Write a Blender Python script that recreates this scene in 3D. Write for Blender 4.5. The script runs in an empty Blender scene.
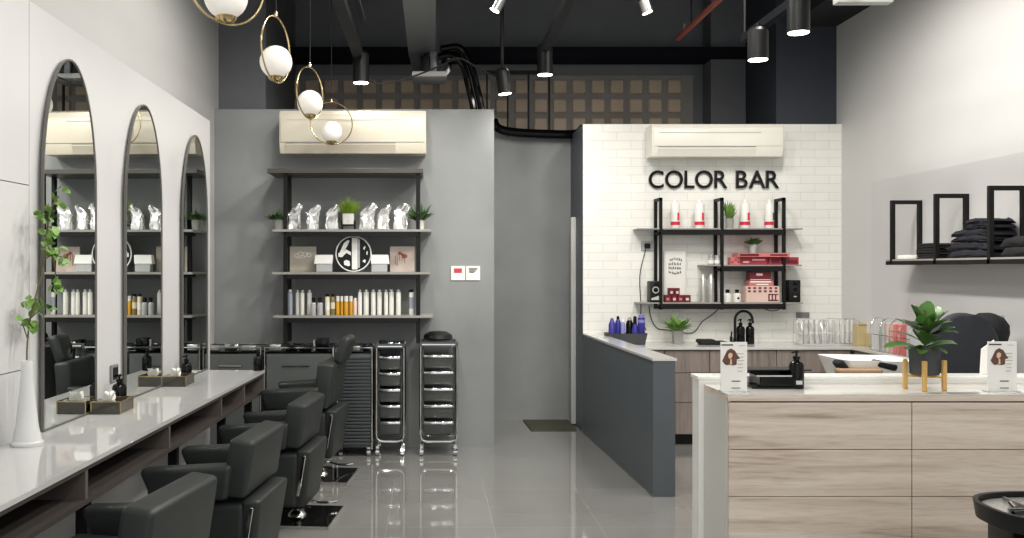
import bpy, bmesh, math, random
from mathutils import Vector, Matrix, noise
random.seed(7)
S = bpy.context.scene
C = S.collection
PI = math.pi
F = 920.0; CX = 433.0; CY = 269.0; CAMZ = 1.45

def at(px, py, Y):
    """room position of a feature seen at (px, py) that stands at depth Y"""
    return Vector(((px - CX) * Y / F, Y, CAMZ - (py - CY) * Y / F))
def X_(px, Y): return (px - CX) * Y / F
def Z_(py, Y): return CAMZ - (py - CY) * Y / F

# ------------------------------------------------------------------ materials
def lin(c):
    c = c / 255.0
    return c / 12.92 if c <= 0.04045 else ((c + 0.055) / 1.055) ** 2.4
def rgb(r, g, b): return (lin(r), lin(g), lin(b), 1.0)

def mat(name, col, rough=0.5, metal=0.0, var=0.06, scale=6.0, bump=0.0, bscale=60.0, emit=0.0, trans=0.0, coat=0.0, spec=0.5, alpha=1.0, stretch=None):
    m = bpy.data.materials.new(name); m.use_nodes = True
    nt = m.node_tree; N = nt.nodes; L = nt.links
    b = N['Principled BSDF']
    b.inputs['Roughness'].default_value = rough
    b.inputs['Metallic'].default_value = metal
    b.inputs['Specular IOR Level'].default_value = spec
    if coat: b.inputs['Coat Weight'].default_value = coat; b.inputs['Coat Roughness'].default_value = 0.05
    c = rgb(*col)
    tc = N.new('ShaderNodeTexCoord'); mp = N.new('ShaderNodeMapping')
    L.new(tc.outputs['Object'], mp.inputs['Vector'])
    if stretch: mp.inputs['Scale'].default_value = stretch
    nz = N.new('ShaderNodeTexNoise'); nz.inputs['Scale'].default_value = scale; nz.inputs['Detail'].default_value = 4
    L.new(mp.outputs['Vector'], nz.inputs['Vector'])
    rp = N.new('ShaderNodeValToRGB')
    rp.color_ramp.elements[0].position = 0.3; rp.color_ramp.elements[1].position = 0.7
    rp.color_ramp.elements[0].color = tuple(max(0, x * (1 - var)) for x in c[:3]) + (1,)
    rp.color_ramp.elements[1].color = tuple(min(1, x * (1 + var)) for x in c[:3]) + (1,)
    L.new(nz.outputs['Fac'], rp.inputs['Fac']); L.new(rp.outputs['Color'], b.inputs['Base Color'])
    if bump:
        n2 = N.new('ShaderNodeTexNoise'); n2.inputs['Scale'].default_value = bscale; n2.inputs['Detail'].default_value = 3
        L.new(mp.outputs['Vector'], n2.inputs['Vector'])
        bp = N.new('ShaderNodeBump'); bp.inputs['Strength'].default_value = bump; bp.inputs['Distance'].default_value = 0.01
        L.new(n2.outputs['Fac'], bp.inputs['Height']); L.new(bp.outputs['Normal'], b.inputs['Normal'])
    if emit:
        b.inputs['Emission Color'].default_value = c; b.inputs['Emission Strength'].default_value = emit
    if trans:
        b.inputs['Transmission Weight'].default_value = trans; b.inputs['IOR'].default_value = 1.3
    if alpha < 1: b.inputs['Alpha'].default_value = alpha
    return m

def mat_floor():
    m = mat('polished_tile', (152, 152, 148), rough=0.1, var=0.10, scale=1.7, spec=0.9, coat=0.6)
    nt = m.node_tree; N = nt.nodes; L = nt.links; b = N['Principled BSDF']
    g = N.new('ShaderNodeNewGeometry'); mp = N.new('ShaderNodeMapping')
    mp.inputs['Location'].default_value = (-0.34, 0.24, 0)
    L.new(g.outputs['Position'], mp.inputs['Vector'])
    br = N.new('ShaderNodeTexBrick'); br.offset = 0; br.squash = 1
    br.inputs['Scale'].default_value = 1; br.inputs['Brick Width'].default_value = 0.6; br.inputs['Row Height'].default_value = 0.9
    br.inputs['Mortar Size'].default_value = 0.004; br.inputs['Mortar Smooth'].default_value = 0.2
    br.inputs['Color1'].default_value = (0.8, 0.8, 0.8, 1); br.inputs['Color2'].default_value = (0.74, 0.74, 0.74, 1); br.inputs['Mortar'].default_value = (0.93, 0.93, 0.91, 1)
    L.new(mp.outputs['Vector'], br.inputs['Vector'])
    mx = N.new('ShaderNodeMixRGB'); mx.blend_type = 'MULTIPLY'; mx.inputs['Fac'].default_value = 1
    src = b.inputs['Base Color'].links[0].from_socket
    L.new(src, mx.inputs['Color1']); L.new(br.outputs['Color'], mx.inputs['Color2']); L.new(mx.outputs['Color'], b.inputs['Base Color'])
    n2 = N.new('ShaderNodeTexNoise'); n2.inputs['Scale'].default_value = 2.2
    L.new(g.outputs['Position'], n2.inputs['Vector'])
    mr = N.new('ShaderNodeMapRange'); mr.inputs['To Min'].default_value = 0.03; mr.inputs['To Max'].default_value = 0.09
    L.new(n2.outputs['Fac'], mr.inputs['Value']); L.new(mr.outputs['Result'], b.inputs['Roughness'])
    return m

def mat_subway():
    m = mat('white_subway_tile', (236, 236, 230), rough=0.16, var=0.02, spec=0.5)
    nt = m.node_tree; N = nt.nodes; L = nt.links; b = N['Principled BSDF']
    g = N.new('ShaderNodeNewGeometry'); sx = N.new('ShaderNodeSeparateXYZ'); cx = N.new('ShaderNodeCombineXYZ')
    L.new(g.outputs['Position'], sx.inputs['Vector'])
    L.new(sx.outputs['X'], cx.inputs['X']); L.new(sx.outputs['Z'], cx.inputs['Y'])
    br = N.new('ShaderNodeTexBrick'); br.offset = 0.5
    br.inputs['Scale'].default_value = 1; br.inputs['Brick Width'].default_value = 0.25; br.inputs['Row Height'].default_value = 0.076
    br.inputs['Mortar Size'].default_value = 0.0028; br.inputs['Mortar Smooth'].default_value = 0.4
    br.inputs['Color1'].default_value = (1, 1, 1, 1); br.inputs['Color2'].default_value = (0.96, 0.96, 0.96, 1); br.inputs['Mortar'].default_value = (0.78, 0.78, 0.76, 1)
    L.new(cx.outputs['Vector'], br.inputs['Vector'])
    mx = N.new('ShaderNodeMixRGB'); mx.blend_type = 'MULTIPLY'; mx.inputs['Fac'].default_value = 1
    src = b.inputs['Base Color'].links[0].from_socket
    L.new(src, mx.inputs['Color1']); L.new(br.outputs['Color'], mx.inputs['Color2']); L.new(mx.outputs['Color'], b.inputs['Base Color'])
    nz = N.new('ShaderNodeTexNoise'); nz.inputs['Scale'].default_value = 5
    L.new(cx.outputs['Vector'], nz.inputs['Vector'])
    ad = N.new('ShaderNodeMath'); ad.operation = 'MULTIPLY_ADD'; ad.inputs[1].default_value = -1.0
    L.new(br.outputs['Fac'], ad.inputs[0]); L.new(nz.outputs['Fac'], ad.inputs[2])
    bp = N.new('ShaderNodeBump'); bp.inputs['Strength'].default_value = 0.35; bp.inputs['Distance'].default_value = 0.004
    L.new(ad.outputs['Value'], bp.inputs['Height']); L.new(bp.outputs['Normal'], b.inputs['Normal'])
    return m

def mat_wood(name, c1, c2, c3, rough=0.45, vertical=False, sc=1.0):
    m = bpy.data.materials.new(name); m.use_nodes = True
    nt = m.node_tree; N = nt.nodes; L = nt.links; b = N['Principled BSDF']
    b.inputs['Roughness'].default_value = rough
    g = N.new('ShaderNodeNewGeometry'); mp = N.new('ShaderNodeMapping')
    mp.inputs['Scale'].default_value = (9 * sc, 9 * sc, 0.6 * sc) if vertical else (0.55 * sc, 2 * sc, 9 * sc)
    L.new(g.outputs['Position'], mp.inputs['Vector'])
    n1 = N.new('ShaderNodeTexNoise'); n1.inputs['Scale'].default_value = 2.2; n1.inputs['Detail'].default_value = 9; n1.inputs['Roughness'].default_value = 0.62; n1.inputs['Distortion'].default_value = 0.7
    L.new(mp.outputs['Vector'], n1.inputs['Vector'])
    rp = N.new('ShaderNodeValToRGB'); e = rp.color_ramp.elements
    e[0].position = 0.30; e[0].color = rgb(*c1); e[1].position = 0.62; e[1].color = rgb(*c3)
    x = e.new(0.42); x.color = rgb(*c2)
    L.new(n1.outputs['Fac'], rp.inputs['Fac'])
    n2 = N.new('ShaderNodeTexNoise'); n2.inputs['Scale'].default_value = 14; n2.inputs['Detail'].default_value = 4
    L.new(mp.outputs['Vector'], n2.inputs['Vector'])
    r2 = N.new('ShaderNodeValToRGB'); r2.color_ramp.elements[0].position = 0.33; r2.color_ramp.elements[0].color = (0.86, 0.83, 0.8, 1); r2.color_ramp.elements[1].position = 0.5; r2.color_ramp.elements[1].color = (1, 1, 1, 1)
    L.new(n2.outputs['Fac'], r2.inputs['Fac'])
    mx = N.new('ShaderNodeMixRGB'); mx.blend_type = 'MULTIPLY'; mx.inputs['Fac'].default_value = 0.8
    L.new(rp.outputs['Color'], mx.inputs['Color1']); L.new(r2.outputs['Color'], mx.inputs['Color2'])
    L.new(mx.outputs['Color'], b.inputs['Base Color'])
    return m

M = {}
def m_(k, *a, **kw): M[k] = mat(k, *a, **kw); return M[k]
m_('white_wall', (206, 206, 205), rough=0.55, var=0.015, scale=2)
m_('white_panel', (198, 198, 198), rough=0.4, var=0.012, scale=2)
m_('plaster', (184, 184, 183), rough=0.8, var=0.02, scale=2)  # upper wall greyer than the cladding: falloff of the spots put into the colour
m_('grey_wall', (138, 141, 141), rough=0.7, var=0.15, scale=1.3)
m_('charcoal_wall', (116, 118, 121), rough=0.8, var=0.04)
m_('dark_paint', (104, 106, 110), rough=0.8, var=0.05)
m_('navy_paint', (52, 57, 66), rough=0.8, var=0.04)
m_('ceiling_black', (20, 22, 28), rough=0.95, spec=0.2, var=0.1, scale=1.5)
m_('block_tan', (196, 176, 152), rough=0.5, var=0.1, scale=3)
m_('block_joint', (146, 142, 138), rough=0.8)
m_('partition_grey', (80, 86, 92), rough=0.45, var=0.03)
m_('stone_white', (190, 191, 190), rough=0.025, var=0.025, scale=2.5, spec=0.6)
m_('worktop_grey', (196, 196, 192), rough=0.12, var=0.03)
m_('white_gloss', (236, 236, 232), rough=0.15, var=0.01)
m_('white_matte', (236, 235, 230), rough=0.5, var=0.01)
m_('chest_side', (206, 205, 200), rough=0.4, var=0.02)
m_('glass_top', (200, 198, 192), rough=0.03, var=0.02, spec=0.9)
m_('brown_laminate', (92, 84, 78), rough=0.5, var=0.12, scale=3, stretch=(3, .4, 3))
m_('dark_laminate', (62, 57, 53), rough=0.55, var=0.12, scale=3)
m_('leather', (42, 46, 45), rough=0.45, spec=0.35, var=0.06, scale=8, bump=0.08, bscale=220)
m_('black_satin', (26, 27, 28), rough=0.4, spec=0.22, var=0.05)
m_('black_gloss', (9, 9, 10), rough=0.1, spec=0.25, var=0.05)
m_('black_matte', (30, 30, 32), rough=0.7, var=0.05)
m_('black_metal', (25, 24, 24), rough=0.5, spec=0.2, var=0.05)
m_('bronze_board', (70, 67, 62), rough=0.4, var=0.05)
m_('shelf_board', (150, 148, 143), rough=0.35, var=0.05)
m_('frame_grey', (96, 94, 88), rough=0.35)
m_('fog_door', (92, 96, 95), rough=0.25)
m_('chrome', (222, 222, 220), rough=0.08, metal=1, var=0.02)
m_('brushed', (176, 176, 174), rough=0.3, metal=1, var=0.04)
m_('brass', (204, 184, 138), rough=0.22, metal=1, var=0.04)
m_('mirror', (235, 238, 236), rough=0.0, metal=1, var=0.0)
m_('opal_glass', (250, 246, 238), rough=0.25, var=0.0, emit=0.15)
m_('lamp_on', (255, 246, 232), rough=0.5, var=0.0, emit=14.0)
m_('ac_cream', (212, 205, 188), rough=0.35, var=0.01)
m_('ac_white', (235, 233, 222), rough=0.35, var=0.01)
m_('foil', (246, 246, 244), rough=0.16, metal=0.7, var=0.03, bump=0.9, bscale=14)
m_('leaf', (104, 142, 62), rough=0.5, var=0.3, scale=12)
m_('leaf_grass', (128, 160, 44), rough=0.6, var=0.3, scale=14)
m_('leaf_dark', (76, 114, 62), rough=0.5, var=0.3, scale=12)
m_('leaf_fiddle', (76, 116, 54), rough=0.35, var=0.35, scale=7)
m_('stem', (92, 84, 50), rough=0.7)
m_('soil', (56, 44, 34), rough=0.95, var=0.3, scale=40)
m_('pot_white', (206, 205, 198), rough=0.5, var=0.03)
m_('pot_grey', (150, 150, 146), rough=0.7, var=0.08, scale=20)
m_('pot_dark', (62, 66, 68), rough=0.6, var=0.04)
m_('oak_light', (206, 166, 98), rough=0.5, var=0.1, stretch=(6, 6, 1))
m_('paper', (240, 239, 234), rough=0.7, var=0.01)
m_('beige', (184, 176, 162), rough=0.7, var=0.03)
m_('pink_beige', (206, 192, 182), rough=0.7, var=0.02)
m_('terracotta', (168, 104, 78), rough=0.7)
m_('hair_brown', (98, 70, 56), rough=0.8, var=0.25, scale=60)
m_('skin_print', (226, 186, 160), rough=0.8)
m_('ink', (70, 70, 70), rough=0.8)
m_('ink_light', (170, 168, 164), rough=0.8)
m_('ink_red', (196, 70, 78), rough=0.8)
m_('bottle_white', (232, 231, 224), rough=0.35, var=0.01)
m_('bottle_red', (206, 36, 62), rough=0.4)
m_('bottle_cream', (228, 216, 186), rough=0.35)
m_('bottle_olive', (128, 118, 74), rough=0.35)
m_('bottle_amber', (206, 150, 30), rough=0.2, var=0.08)
m_('bottle_pink', (226, 198, 192), rough=0.35)
m_('bottle_blue', (56, 52, 140), rough=0.3)
m_('bottle_lilac', (134, 136, 196), rough=0.3)
m_('bottle_greyblue', (158, 164, 178), rough=0.35)
m_('jar_grey', (176, 178, 178), rough=0.2)
m_('maroon', (104, 26, 36), rough=0.4)
m_('crimson', (164, 48, 66), rough=0.4, var=0.2, scale=30)
m_('coral', (204, 116, 114), rough=0.4)
m_('pattern_pink', (216, 188, 176), rough=0.6)
m_('cardboard', (182, 166, 124), rough=0.7, var=0.05)
m_('kraft', (150, 122, 96), rough=0.8, var=0.1)
m_('silver', (206, 206, 202), rough=0.25, metal=0.7)
m_('clear', (240, 244, 244), rough=0.05, trans=0.9, var=0.0)
m_('frosted', (236, 238, 236), rough=0.2, trans=0.35, var=0.0)
m_('smoke', (58, 54, 46), rough=0.08, var=0.05)
m_('gold_edge', (170, 150, 100), rough=0.2, metal=1)
m_('navy_cloth', (22, 24, 33), rough=0.9, var=0.15, scale=30, bump=0.2, bscale=90)
m_('black_cloth', (19, 20, 23), rough=0.9, var=0.15, scale=30, bump=0.2, bscale=90)
m_('chair_fabric', (34, 37, 44), rough=0.8, var=0.06, bump=0.1, bscale=300)
m_('tray_dark', (72, 76, 74), rough=0.3, var=0.05)
m_('shutter', (56, 60, 63), rough=0.4, var=0.04)
m_('mat_olive', (70, 70, 54), rough=0.95, var=0.15, scale=80, bump=0.5, bscale=300)
m_('duct_grey', (120, 124, 126), rough=0.4, metal=0.3, var=0.04)
m_('track_grey', (44, 46, 48), rough=0.8, spec=0.2)
m_('rust_red', (132, 62, 50), rough=0.7, var=0.1)
m_('light_grey', (190, 190, 188), rough=0.5)
m_('socket_grey', (128, 126, 126), rough=0.4)
M['floor'] = mat_floor()
M['subway'] = mat_subway()
M['wood_front'] = mat_wood('pale_oak_front', (166, 148, 132), (204, 189, 174), (222, 210, 197), 0.42)
M['wood_back'] = mat_wood('grey_brown_front', (104, 94, 88), (128, 118, 112), (142, 132, 126), 0.45, vertical=True)

# ------------------------------------------------------------------ mesh builder
class MB:
    def __init__(s): s.bm = bmesh.new(); s.mats = []; s.cur = 0; s.T = Matrix.Identity(4)
    def use(s, key):
        m = M[key]
        if m not in s.mats: s.mats.append(m)
        s.cur = s.mats.index(m); return s
    def _fin(s, faces, verts):
        for f in faces:
            if f.is_valid: f.material_index = s.cur
        if s.T != Matrix.Identity(4):
            bmesh.ops.transform(s.bm, matrix=s.T, verts=[v for v in verts if v.is_valid])
    def hexa(s, p, bevel=0, seg=2):
        """8 corners: bottom ring 0-3 counter-clockwise, top ring 4-7"""
        vs = [s.bm.verts.new(q) for q in p]
        fs = [s.bm.faces.new([vs[i] for i in q]) for q in ((3, 2, 1, 0), (4, 5, 6, 7), (0, 1, 5, 4), (1, 2, 6, 5), (2, 3, 7, 6), (3, 0, 4, 7))]
        if bevel:
            es = list({e for f in fs for e in f.edges})
            r = bmesh.ops.bevel(s.bm, geom=es, offset=bevel, segments=seg, profile=0.5, affect='EDGES')
            fs = list({f for v in r['verts'] for f in v.link_faces} | {f for f in fs if f.is_valid})
            vs = list({v for f in fs for v in f.verts})
        s._fin(fs, vs); return s
    def box(s, x0, x1, y0, y1, z0, z1, bevel=0, seg=2):
        return s.hexa([(x0, y0, z0), (x1, y0, z0), (x1, y1, z0), (x0, y1, z0), (x0, y0, z1), (x1, y0, z1), (x1, y1, z1), (x0, y1, z1)], bevel, seg)
    def cbox(s, c, d, bevel=0, seg=2):
        return s.box(c[0] - d[0] / 2, c[0] + d[0] / 2, c[1] - d[1] / 2, c[1] + d[1] / 2, c[2] - d[2] / 2, c[2] + d[2] / 2, bevel, seg)
    def rings(s, rs, cap=True, closed=False):
        """skin a list of vertex rings"""
        V = [[s.bm.verts.new(p) for p in r] for r in rs]; n = len(rs[0]); fs = []
        m = len(V)
        for i in range(m if closed else m - 1):
            a, b = V[i], V[(i + 1) % m]
            for j in range(n):
                k = (j + 1) % n
                fs.append(s.bm.faces.new((a[j], a[k], b[k], b[j])))
        if cap and not closed:
            fs.append(s.bm.faces.new(V[0][::-1])); fs.append(s.bm.faces.new(V[-1]))
        s._fin(fs, [v for r in V for v in r]); return s
    def lathe(s, prof, c=(0, 0, 0), seg=16, cap=True):
        rs = []
        for r, z in prof:
            r = max(r, 1e-4)
            rs.append([(c[0] + r * math.cos(2 * PI * j / seg), c[1] + r * math.sin(2 * PI * j / seg), c[2] + z) for j in range(seg)])
        return s.rings(rs, cap)
    def cyl(s, p0, p1, r0, r1=None, seg=12): return s.tube([p0, p1], [r0, r0 if r1 is None else r1], seg)
    def tube(s, pts, r, seg=8, closed=False):
        P = [Vector(p) for p in pts]; n = len(P)
        R = r if isinstance(r, (list, tuple)) else [r] * n
        rs = []; u = None
        for i in range(n):
            a = P[(i - 1) % n] if (closed or i > 0) else P[i]; b = P[(i + 1) % n] if (closed or i < n - 1) else P[i]
            t = (b - a).normalized()
            if u is None:
                u = t.cross(Vector((0, 0, 1)));
                if u.length < 1e-3: u = t.cross(Vector((1, 0, 0)))
                u.normalize()
            else:
                u = (u - t * u.dot(t)).normalized()
            w = t.cross(u)
            rs.append([P[i] + (u * math.cos(2 * PI * j / seg) + w * math.sin(2 * PI * j / seg)) * R[i] for j in range(seg)])
        return s.rings(rs, True, closed)
    def sphere(s, c, r, seg=20, sc=(1, 1, 1)):
        k = seg // 2
        rs = [[(c[0] + sc[0] * max(r * math.sin(PI * i / k), 1e-4) * math.cos(2 * PI * j / seg), c[1] + sc[1] * max(r * math.sin(PI * i / k), 1e-4) * math.sin(2 * PI * j / seg), c[2] - sc[2] * r * math.cos(PI * i / k)) for j in range(seg)] for i in range(k + 1)]
        return s.rings(rs, True)
    def prism(s, poly, axis, a, b, bevel=0):
        """extrude a 2D outline; axis y: (x,z) outline; axis x: (y,z) outline; axis z: (x,y)"""
        def q(p, h): return {'y': (p[0], h, p[1]), 'x': (h, p[0], p[1]), 'z': (p[0], p[1], h)}[axis]
        A = [s.bm.verts.new(q(p, a)) for p in poly]; B = [s.bm.verts.new(q(p, b)) for p in poly]; n = len(poly)
        fs = [s.bm.faces.new((A[i], A[(i + 1) % n], B[(i + 1) % n], B[i])) for i in range(n)]
        fs += [s.bm.faces.new(A[::-1]), s.bm.faces.new(B)]
        vs = A + B
        if bevel:
            es = list(set(fs[-1].edges) | set(fs[-2].edges))
            r = bmesh.ops.bevel(s.bm, geom=es, offset=bevel, segments=3, profile=0.5, affect='EDGES')
            fs = list({f for v in r['verts'] for f in v.link_faces} | {f for f in fs if f.is_valid})
            vs = list({v for f in fs for v in f.verts})
        s._fin(fs, vs); return s
    def blade(s, base, d, length, width, bend=0.5, roll=0.0, shape='lance', n=5):
        """one leaf: a curved strip with a folded midrib"""
        d = Vector(d).normalized(); side = d.cross(Vector((0, 0, 1)))
        if side.length < 1e-3: side = Vector((1, 0, 0))
        side.normalize(); side = Matrix.Rotation(roll, 3, d) @ side
        p = Vector(base); step = length / n; prev = None; fs = []; vs = []
        for i in range(n + 1):
            t = i / n
            w = {'lance': math.sin(PI * (0.1 + 0.9 * t)) ** 0.8, 'fiddle': (math.sin(PI * (t * 0.93 + 0.05))) ** 0.6 * (0.65 + 0.6 * t), 'grass': 1 - t * 0.92, 'round': math.sqrt(max(0, 1 - (2 * t - 1) ** 2)) }[shape] * width / 2
            w = max(w, width * 0.03)
            up = side.cross(d)
            row = [s.bm.verts.new(p - side * w + up * w * 0.25), s.bm.verts.new(p), s.bm.verts.new(p + side * w + up * w * 0.25)]
            vs += row
            if prev:
                fs.append(s.bm.faces.new((prev[0], prev[1], row[1], row[0]))); fs.append(s.bm.faces.new((prev[1], prev[2], row[2], row[1])))
            prev = row
            d = (d + Vector((0, 0, -1)) * bend / n).normalized(); side = (side - d * side.dot(d)).normalized()
            p = p + d * step
        s._fin(fs, vs); return s
    def build(s, name, parent=None, key=None, smooth=35, loc=None, subdiv=0):
        if key: s.use(key)
        me = bpy.data.meshes.new(name)
        bmesh.ops.recalc_face_normals(s.bm, faces=s.bm.faces)
        s.bm.to_mesh(me); s.bm.free()
        for m in s.mats: me.materials.append(m)
        me.polygons.foreach_set('use_smooth', [True] * len(me.polygons))
        me.set_sharp_from_angle(angle=math.radians(smooth))
        o = bpy.data.objects.new(name, me); C.objects.link(o)
        if parent: o.parent = parent
        if loc: o.location = loc
        if subdiv:
            sb = o.modifiers.new('Subsurf', 'SUBSURF'); sb.levels = subdiv; sb.render_levels = subdiv
        return o

def mb(key): return MB().use(key)
def tag(o, label, cat, group=None, kind=None):
    o['label'] = label; o['category'] = cat
    if group: o['group'] = group
    if kind: o['kind'] = kind
    return o
def thing(name, label, cat, loc=(0, 0, 0), rz=0, group=None):
    o = bpy.data.objects.new(name, None); C.objects.link(o); o.empty_display_size = 0.1
    o.location = loc; o.rotation_euler = (0, 0, rz)
    return tag(o, label, cat, group)
def struct(o, label=None):
    o['kind'] = 'structure'
    if label: o['label'] = label
    return o
def dup(root, loc, label, rz=None):
    def cp(o, parent):
        c = o.copy(); C.objects.link(c)
        if parent: c.parent = parent
        for ch in [x for x in bpy.data.objects if x.parent == o]: cp(ch, c)
        return c
    r = cp(root, None); r.location = loc; r['label'] = label
    if rz is not None: r.rotation_euler = (0, 0, rz)
    return r
def rr(n, w, d, r, z, cx=0, cy=0, k=4):
    """rounded-rectangle ring"""
    out = []
    for (sx, sy, a0) in ((1, 1, 0), (-1, 1, PI / 2), (-1, -1, PI), (1, -1, 1.5 * PI)):
        for i in range(k + 1):
            a = a0 + PI / 2 * i / k
            out.append((cx + sx * (w / 2 - r) + r * math.cos(a), cy + sy * (d / 2 - r) + r * math.sin(a), z))
    return out
# ------------------------------------------------------------------ the room
Y0 = -1.6; YB = 9.3; ZC = 4.3; XL = -1.78; XR = 3.61; YG = 7.49; YT = 8.13; YR = 8.83
struct(mb('floor').box(XL - .2, XR + .2, Y0, YB + .3, -0.1, 0).build('floor'))
struct(mb('ceiling_black').box(XL - .2, XR + .2, Y0, YB + .3, ZC, ZC + .1).build('ceiling'))
struct(mb('plaster').box(XL - .2, XL, Y0, YB + .3, 0, ZC).build('wall_left'))
struct(mb('white_wall').box(XR, XR + .2, Y0, YB + .3, 0, ZC).build('wall_right'))
struct(mb('charcoal_wall').box(XL, XR, YB, YB + .3, 0, ZC).build('wall_back'))
# white cladding on the left wall, in panels with open joints
def wl(y): return -1.694 + (y - 3.975) * .0467      # room face of the cladding, which angles slightly into the room
def clad(b, y0, y1, z0, z1a, z1b):
    return b.hexa([(XL, y0, z0), (wl(y0), y0, z0), (wl(y1), y1, z0), (XL, y1, z0), (XL, y0, z1a), (wl(y0), y0, z1a), (wl(y1), y1, z1b), (XL, y1, z1b)])
def ztop(y): return 2.58 - (y - 3.87) * .032
b = mb('white_panel')
for y0, y1 in ((2.2, 3.868), (3.872, 6.50)):
    if y1 < 4:
        clad(b, y0, y1, 0, 1.03, 1.03); clad(b, y0, y1, 1.034, 1.80, 1.80); clad(b, y0, y1, 1.804, ztop(y0), ztop(y1))
    else: clad(b, y0, y1, 0, ztop(y0), ztop(y1))
struct(b.build('trim_1'))
# grey wall with the shelf, recess, tiled wall
struct(mb('grey_wall').box(XL, .497, YG, YG + .15, 0, 2.75).box(.347, .497, YG + .15, YR + .12, 0, 2.75).build('wall_grey'))
struct(mb('grey_wall').box(.497, 1.326, YR, YR + .12, 0, 2.72).build('wall_recess'))
struct(mb('subway').box(1.326, XR, YT, YT + .1, 0, 2.73).build('wall_tiled'))
struct(mb('partition_grey').box(1.321, 1.326, YT, YR, 0, 2.73).box(1.326, 1.43, YT + .1, YR + .12, 0, 2.73).build('trim_2'))
struct(mb('light_grey').box(1.275, 1.3205, YR - .34, YR - .29, 0.02, 1.93, .006).build('trim_3'))
# low partition and its glossy cap
pp = [(1.40, 5.85), (1.54, 5.85), (1.47, YT), (1.326, YT)]
def quad_slab(b, pl, z0, z1, g=0):
    return b.hexa([(x, y, z0) for x, y in pl] + [(x, y, z1) for x, y in pl])
struct(quad_slab(mb('partition_grey'), pp, 0, .866).build('wall_partition'))
struct(quad_slab(mb('worktop_grey'), [(1.395, 5.845), (1.55, 5.845), (1.475, YT), (1.322, YT)], .866, .882).build('trim_4'))
# right wall: white panel ledge side
struct(mb('white_panel').box(XR - .012, XR, Y0, 7.55, 0, 2.165).build('trim_5'))
# grid of tan blocks high in the back wall
b = mb('block_joint'); x0, x1 = -1.70, 2.62; zt = 3.40
p = .192
n = int((x1 - x0) / p)
b.box(x0, x1, YB - .03, YB, zt - 4 * p - .03, zt)
b.use('block_tan')
for i in range(n):
    for k in range(4):
        cx = x0 + (i + .5) * p; cz = zt - .02 - (k + .5) * p
        b.cbox((cx, YB - .04, cz), (p * .72, .03, p * .74), .012, 1)
struct(b.build('window_1'))
# glazed screen above the recess
b = mb('track_grey')
for xx in (.52, .72, .92, 1.12): b.box(xx - .008, xx + .008, YR + .02, YR + .05, 2.72, 3.35)
b.box(.512, 1.128, YR + .02, YR + .05, 3.33, 3.36)
w2 = struct(b.build('window_2'))
# structural dark columns and beams above the walls
struct(mb('dark_paint').box(XL, -1.39, YG + .15, YB, 0, ZC).build('column'), 'dark grey column in the back left corner')
struct(mb('navy_paint').box(3.07, XR, YT + .1, YB, 0, ZC).build('column'), 'dark navy column above the tiled wall at right')
struct(mb('dark_paint').box(2.72, 3.06, YB - .3, YB - .04, 2, ZC).build('column'), 'grey pier beside the navy column')
struct(mb('ceiling_black').box(XL, XR, 8.9, 9.22, 3.50, 3.60).build('beam'), 'dark cross beam in front of the back wall')
struct(mb('track_grey').box(3.17, XR, Y0, 8.6, 3.62, 4.05).build('beam'), 'dark boxed beam along the top of the right wall')
struct(mb('track_grey').box(XL, XR, 6.9, 7.05, 3.95, 4.2).build('beam'), 'dark cross beam under the ceiling')

def rail(name, label, x, y0, y1, z0, z1, w, key, cat):
    return tag(mb(key).box(x - w / 2, x + w / 2, y0, y1, z0, z1).build(name), label, cat)
def hung_rail(name, label, x, y0, y1, z, w, h, key):
    t = thing(name, label, 'lighting track', (x, y0, z))
    mb(key).box(-w / 2, w / 2, 0, y1 - y0, 0, h).build('rail', t)
    yy = y0 + .4
    while yy < y1:
        mb('black_metal').cyl((0, yy - y0, h), (0, yy - y0, ZC - z), .008, seg=6).build('hanger', t); yy += 1.9
    return t
hung_rail('ceiling_track', 'dark steel track running overhead behind the globe pendants', -.585, 2.0, 7.4, 3.10, .075, .06, 'track_grey')
hung_rail('ceiling_track', 'thin dark rail hanging between the steel track and the square duct', -.50, 3.0, 6.6, 3.22, .03, .03, 'track_grey')
hung_rail('ceiling_track', 'dark steel track ending over the can light above the recess', .885, 2.0, 7.5, 3.17, .06, .06, 'track_grey')
hung_rail('ceiling_track', 'dark steel track above the two can lights by the right wall', 2.10, 2.0, 6.2, 2.98, .05, .05, 'ceiling_black')
# square duct with tapered end
t = thing('air_duct', 'square grey metal air duct under the black ceiling', 'duct', (-.095, 7.95, 3.3))
mb('duct_grey').box(-.115, .115, -5, 0, 0, .32).build('trunk', t)
b = mb('duct_grey'); b.rings([[(-.115, 0, 0), (.115, 0, 0), (.115, 0, .32), (-.115, 0, .32)], [(-.06, .35, -.16), (.17, .35, -.16), (.17, .35, .05), (-.06, .35, .05)]])
b.build('reducer', t)
for yy in (-4.2, -2.2, -.5):
    for s in (-1, 1): mb('black_metal').cyl((s * .1, yy, .32), (s * .1, yy, ZC - 3.3), .006, seg=6).build('hanger', t)
# ceiling projector box hung under the duct
Yp = 7.9
c = at(430, 76, Yp)
t = thing('ceiling_projector', 'pale flat ceiling unit with chrome hose under the square duct', 'ceiling unit', c)
mb('light_grey').box(-.15, .14, -.2, .15, -.045, 0, .008).build('plate', t)
mb('black_satin').box(-.08, .0, -.06, .08, 0, .16, .01).build('bracket', t)
mb('duct_grey').box(.0, .06, -.08, .02, 0, .2, .01).build('bracket', t)
b = mb('chrome')
b.tube([(.08 + .085 * math.cos(a), -.02, .10 + .1 * math.sin(a)) for a in [(-80 + 14 * i) * PI / 180 for i in range(13)]], .026, 10)
b.build('hose', t)
mb('black_metal').cyl((-.04, 0, .16), (-.04, 0, .20), .012, seg=8).cyl((-.04, 0, .20), (-.04, .05, ZC - c.z), .012, seg=8).build('hanger', t)

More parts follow.
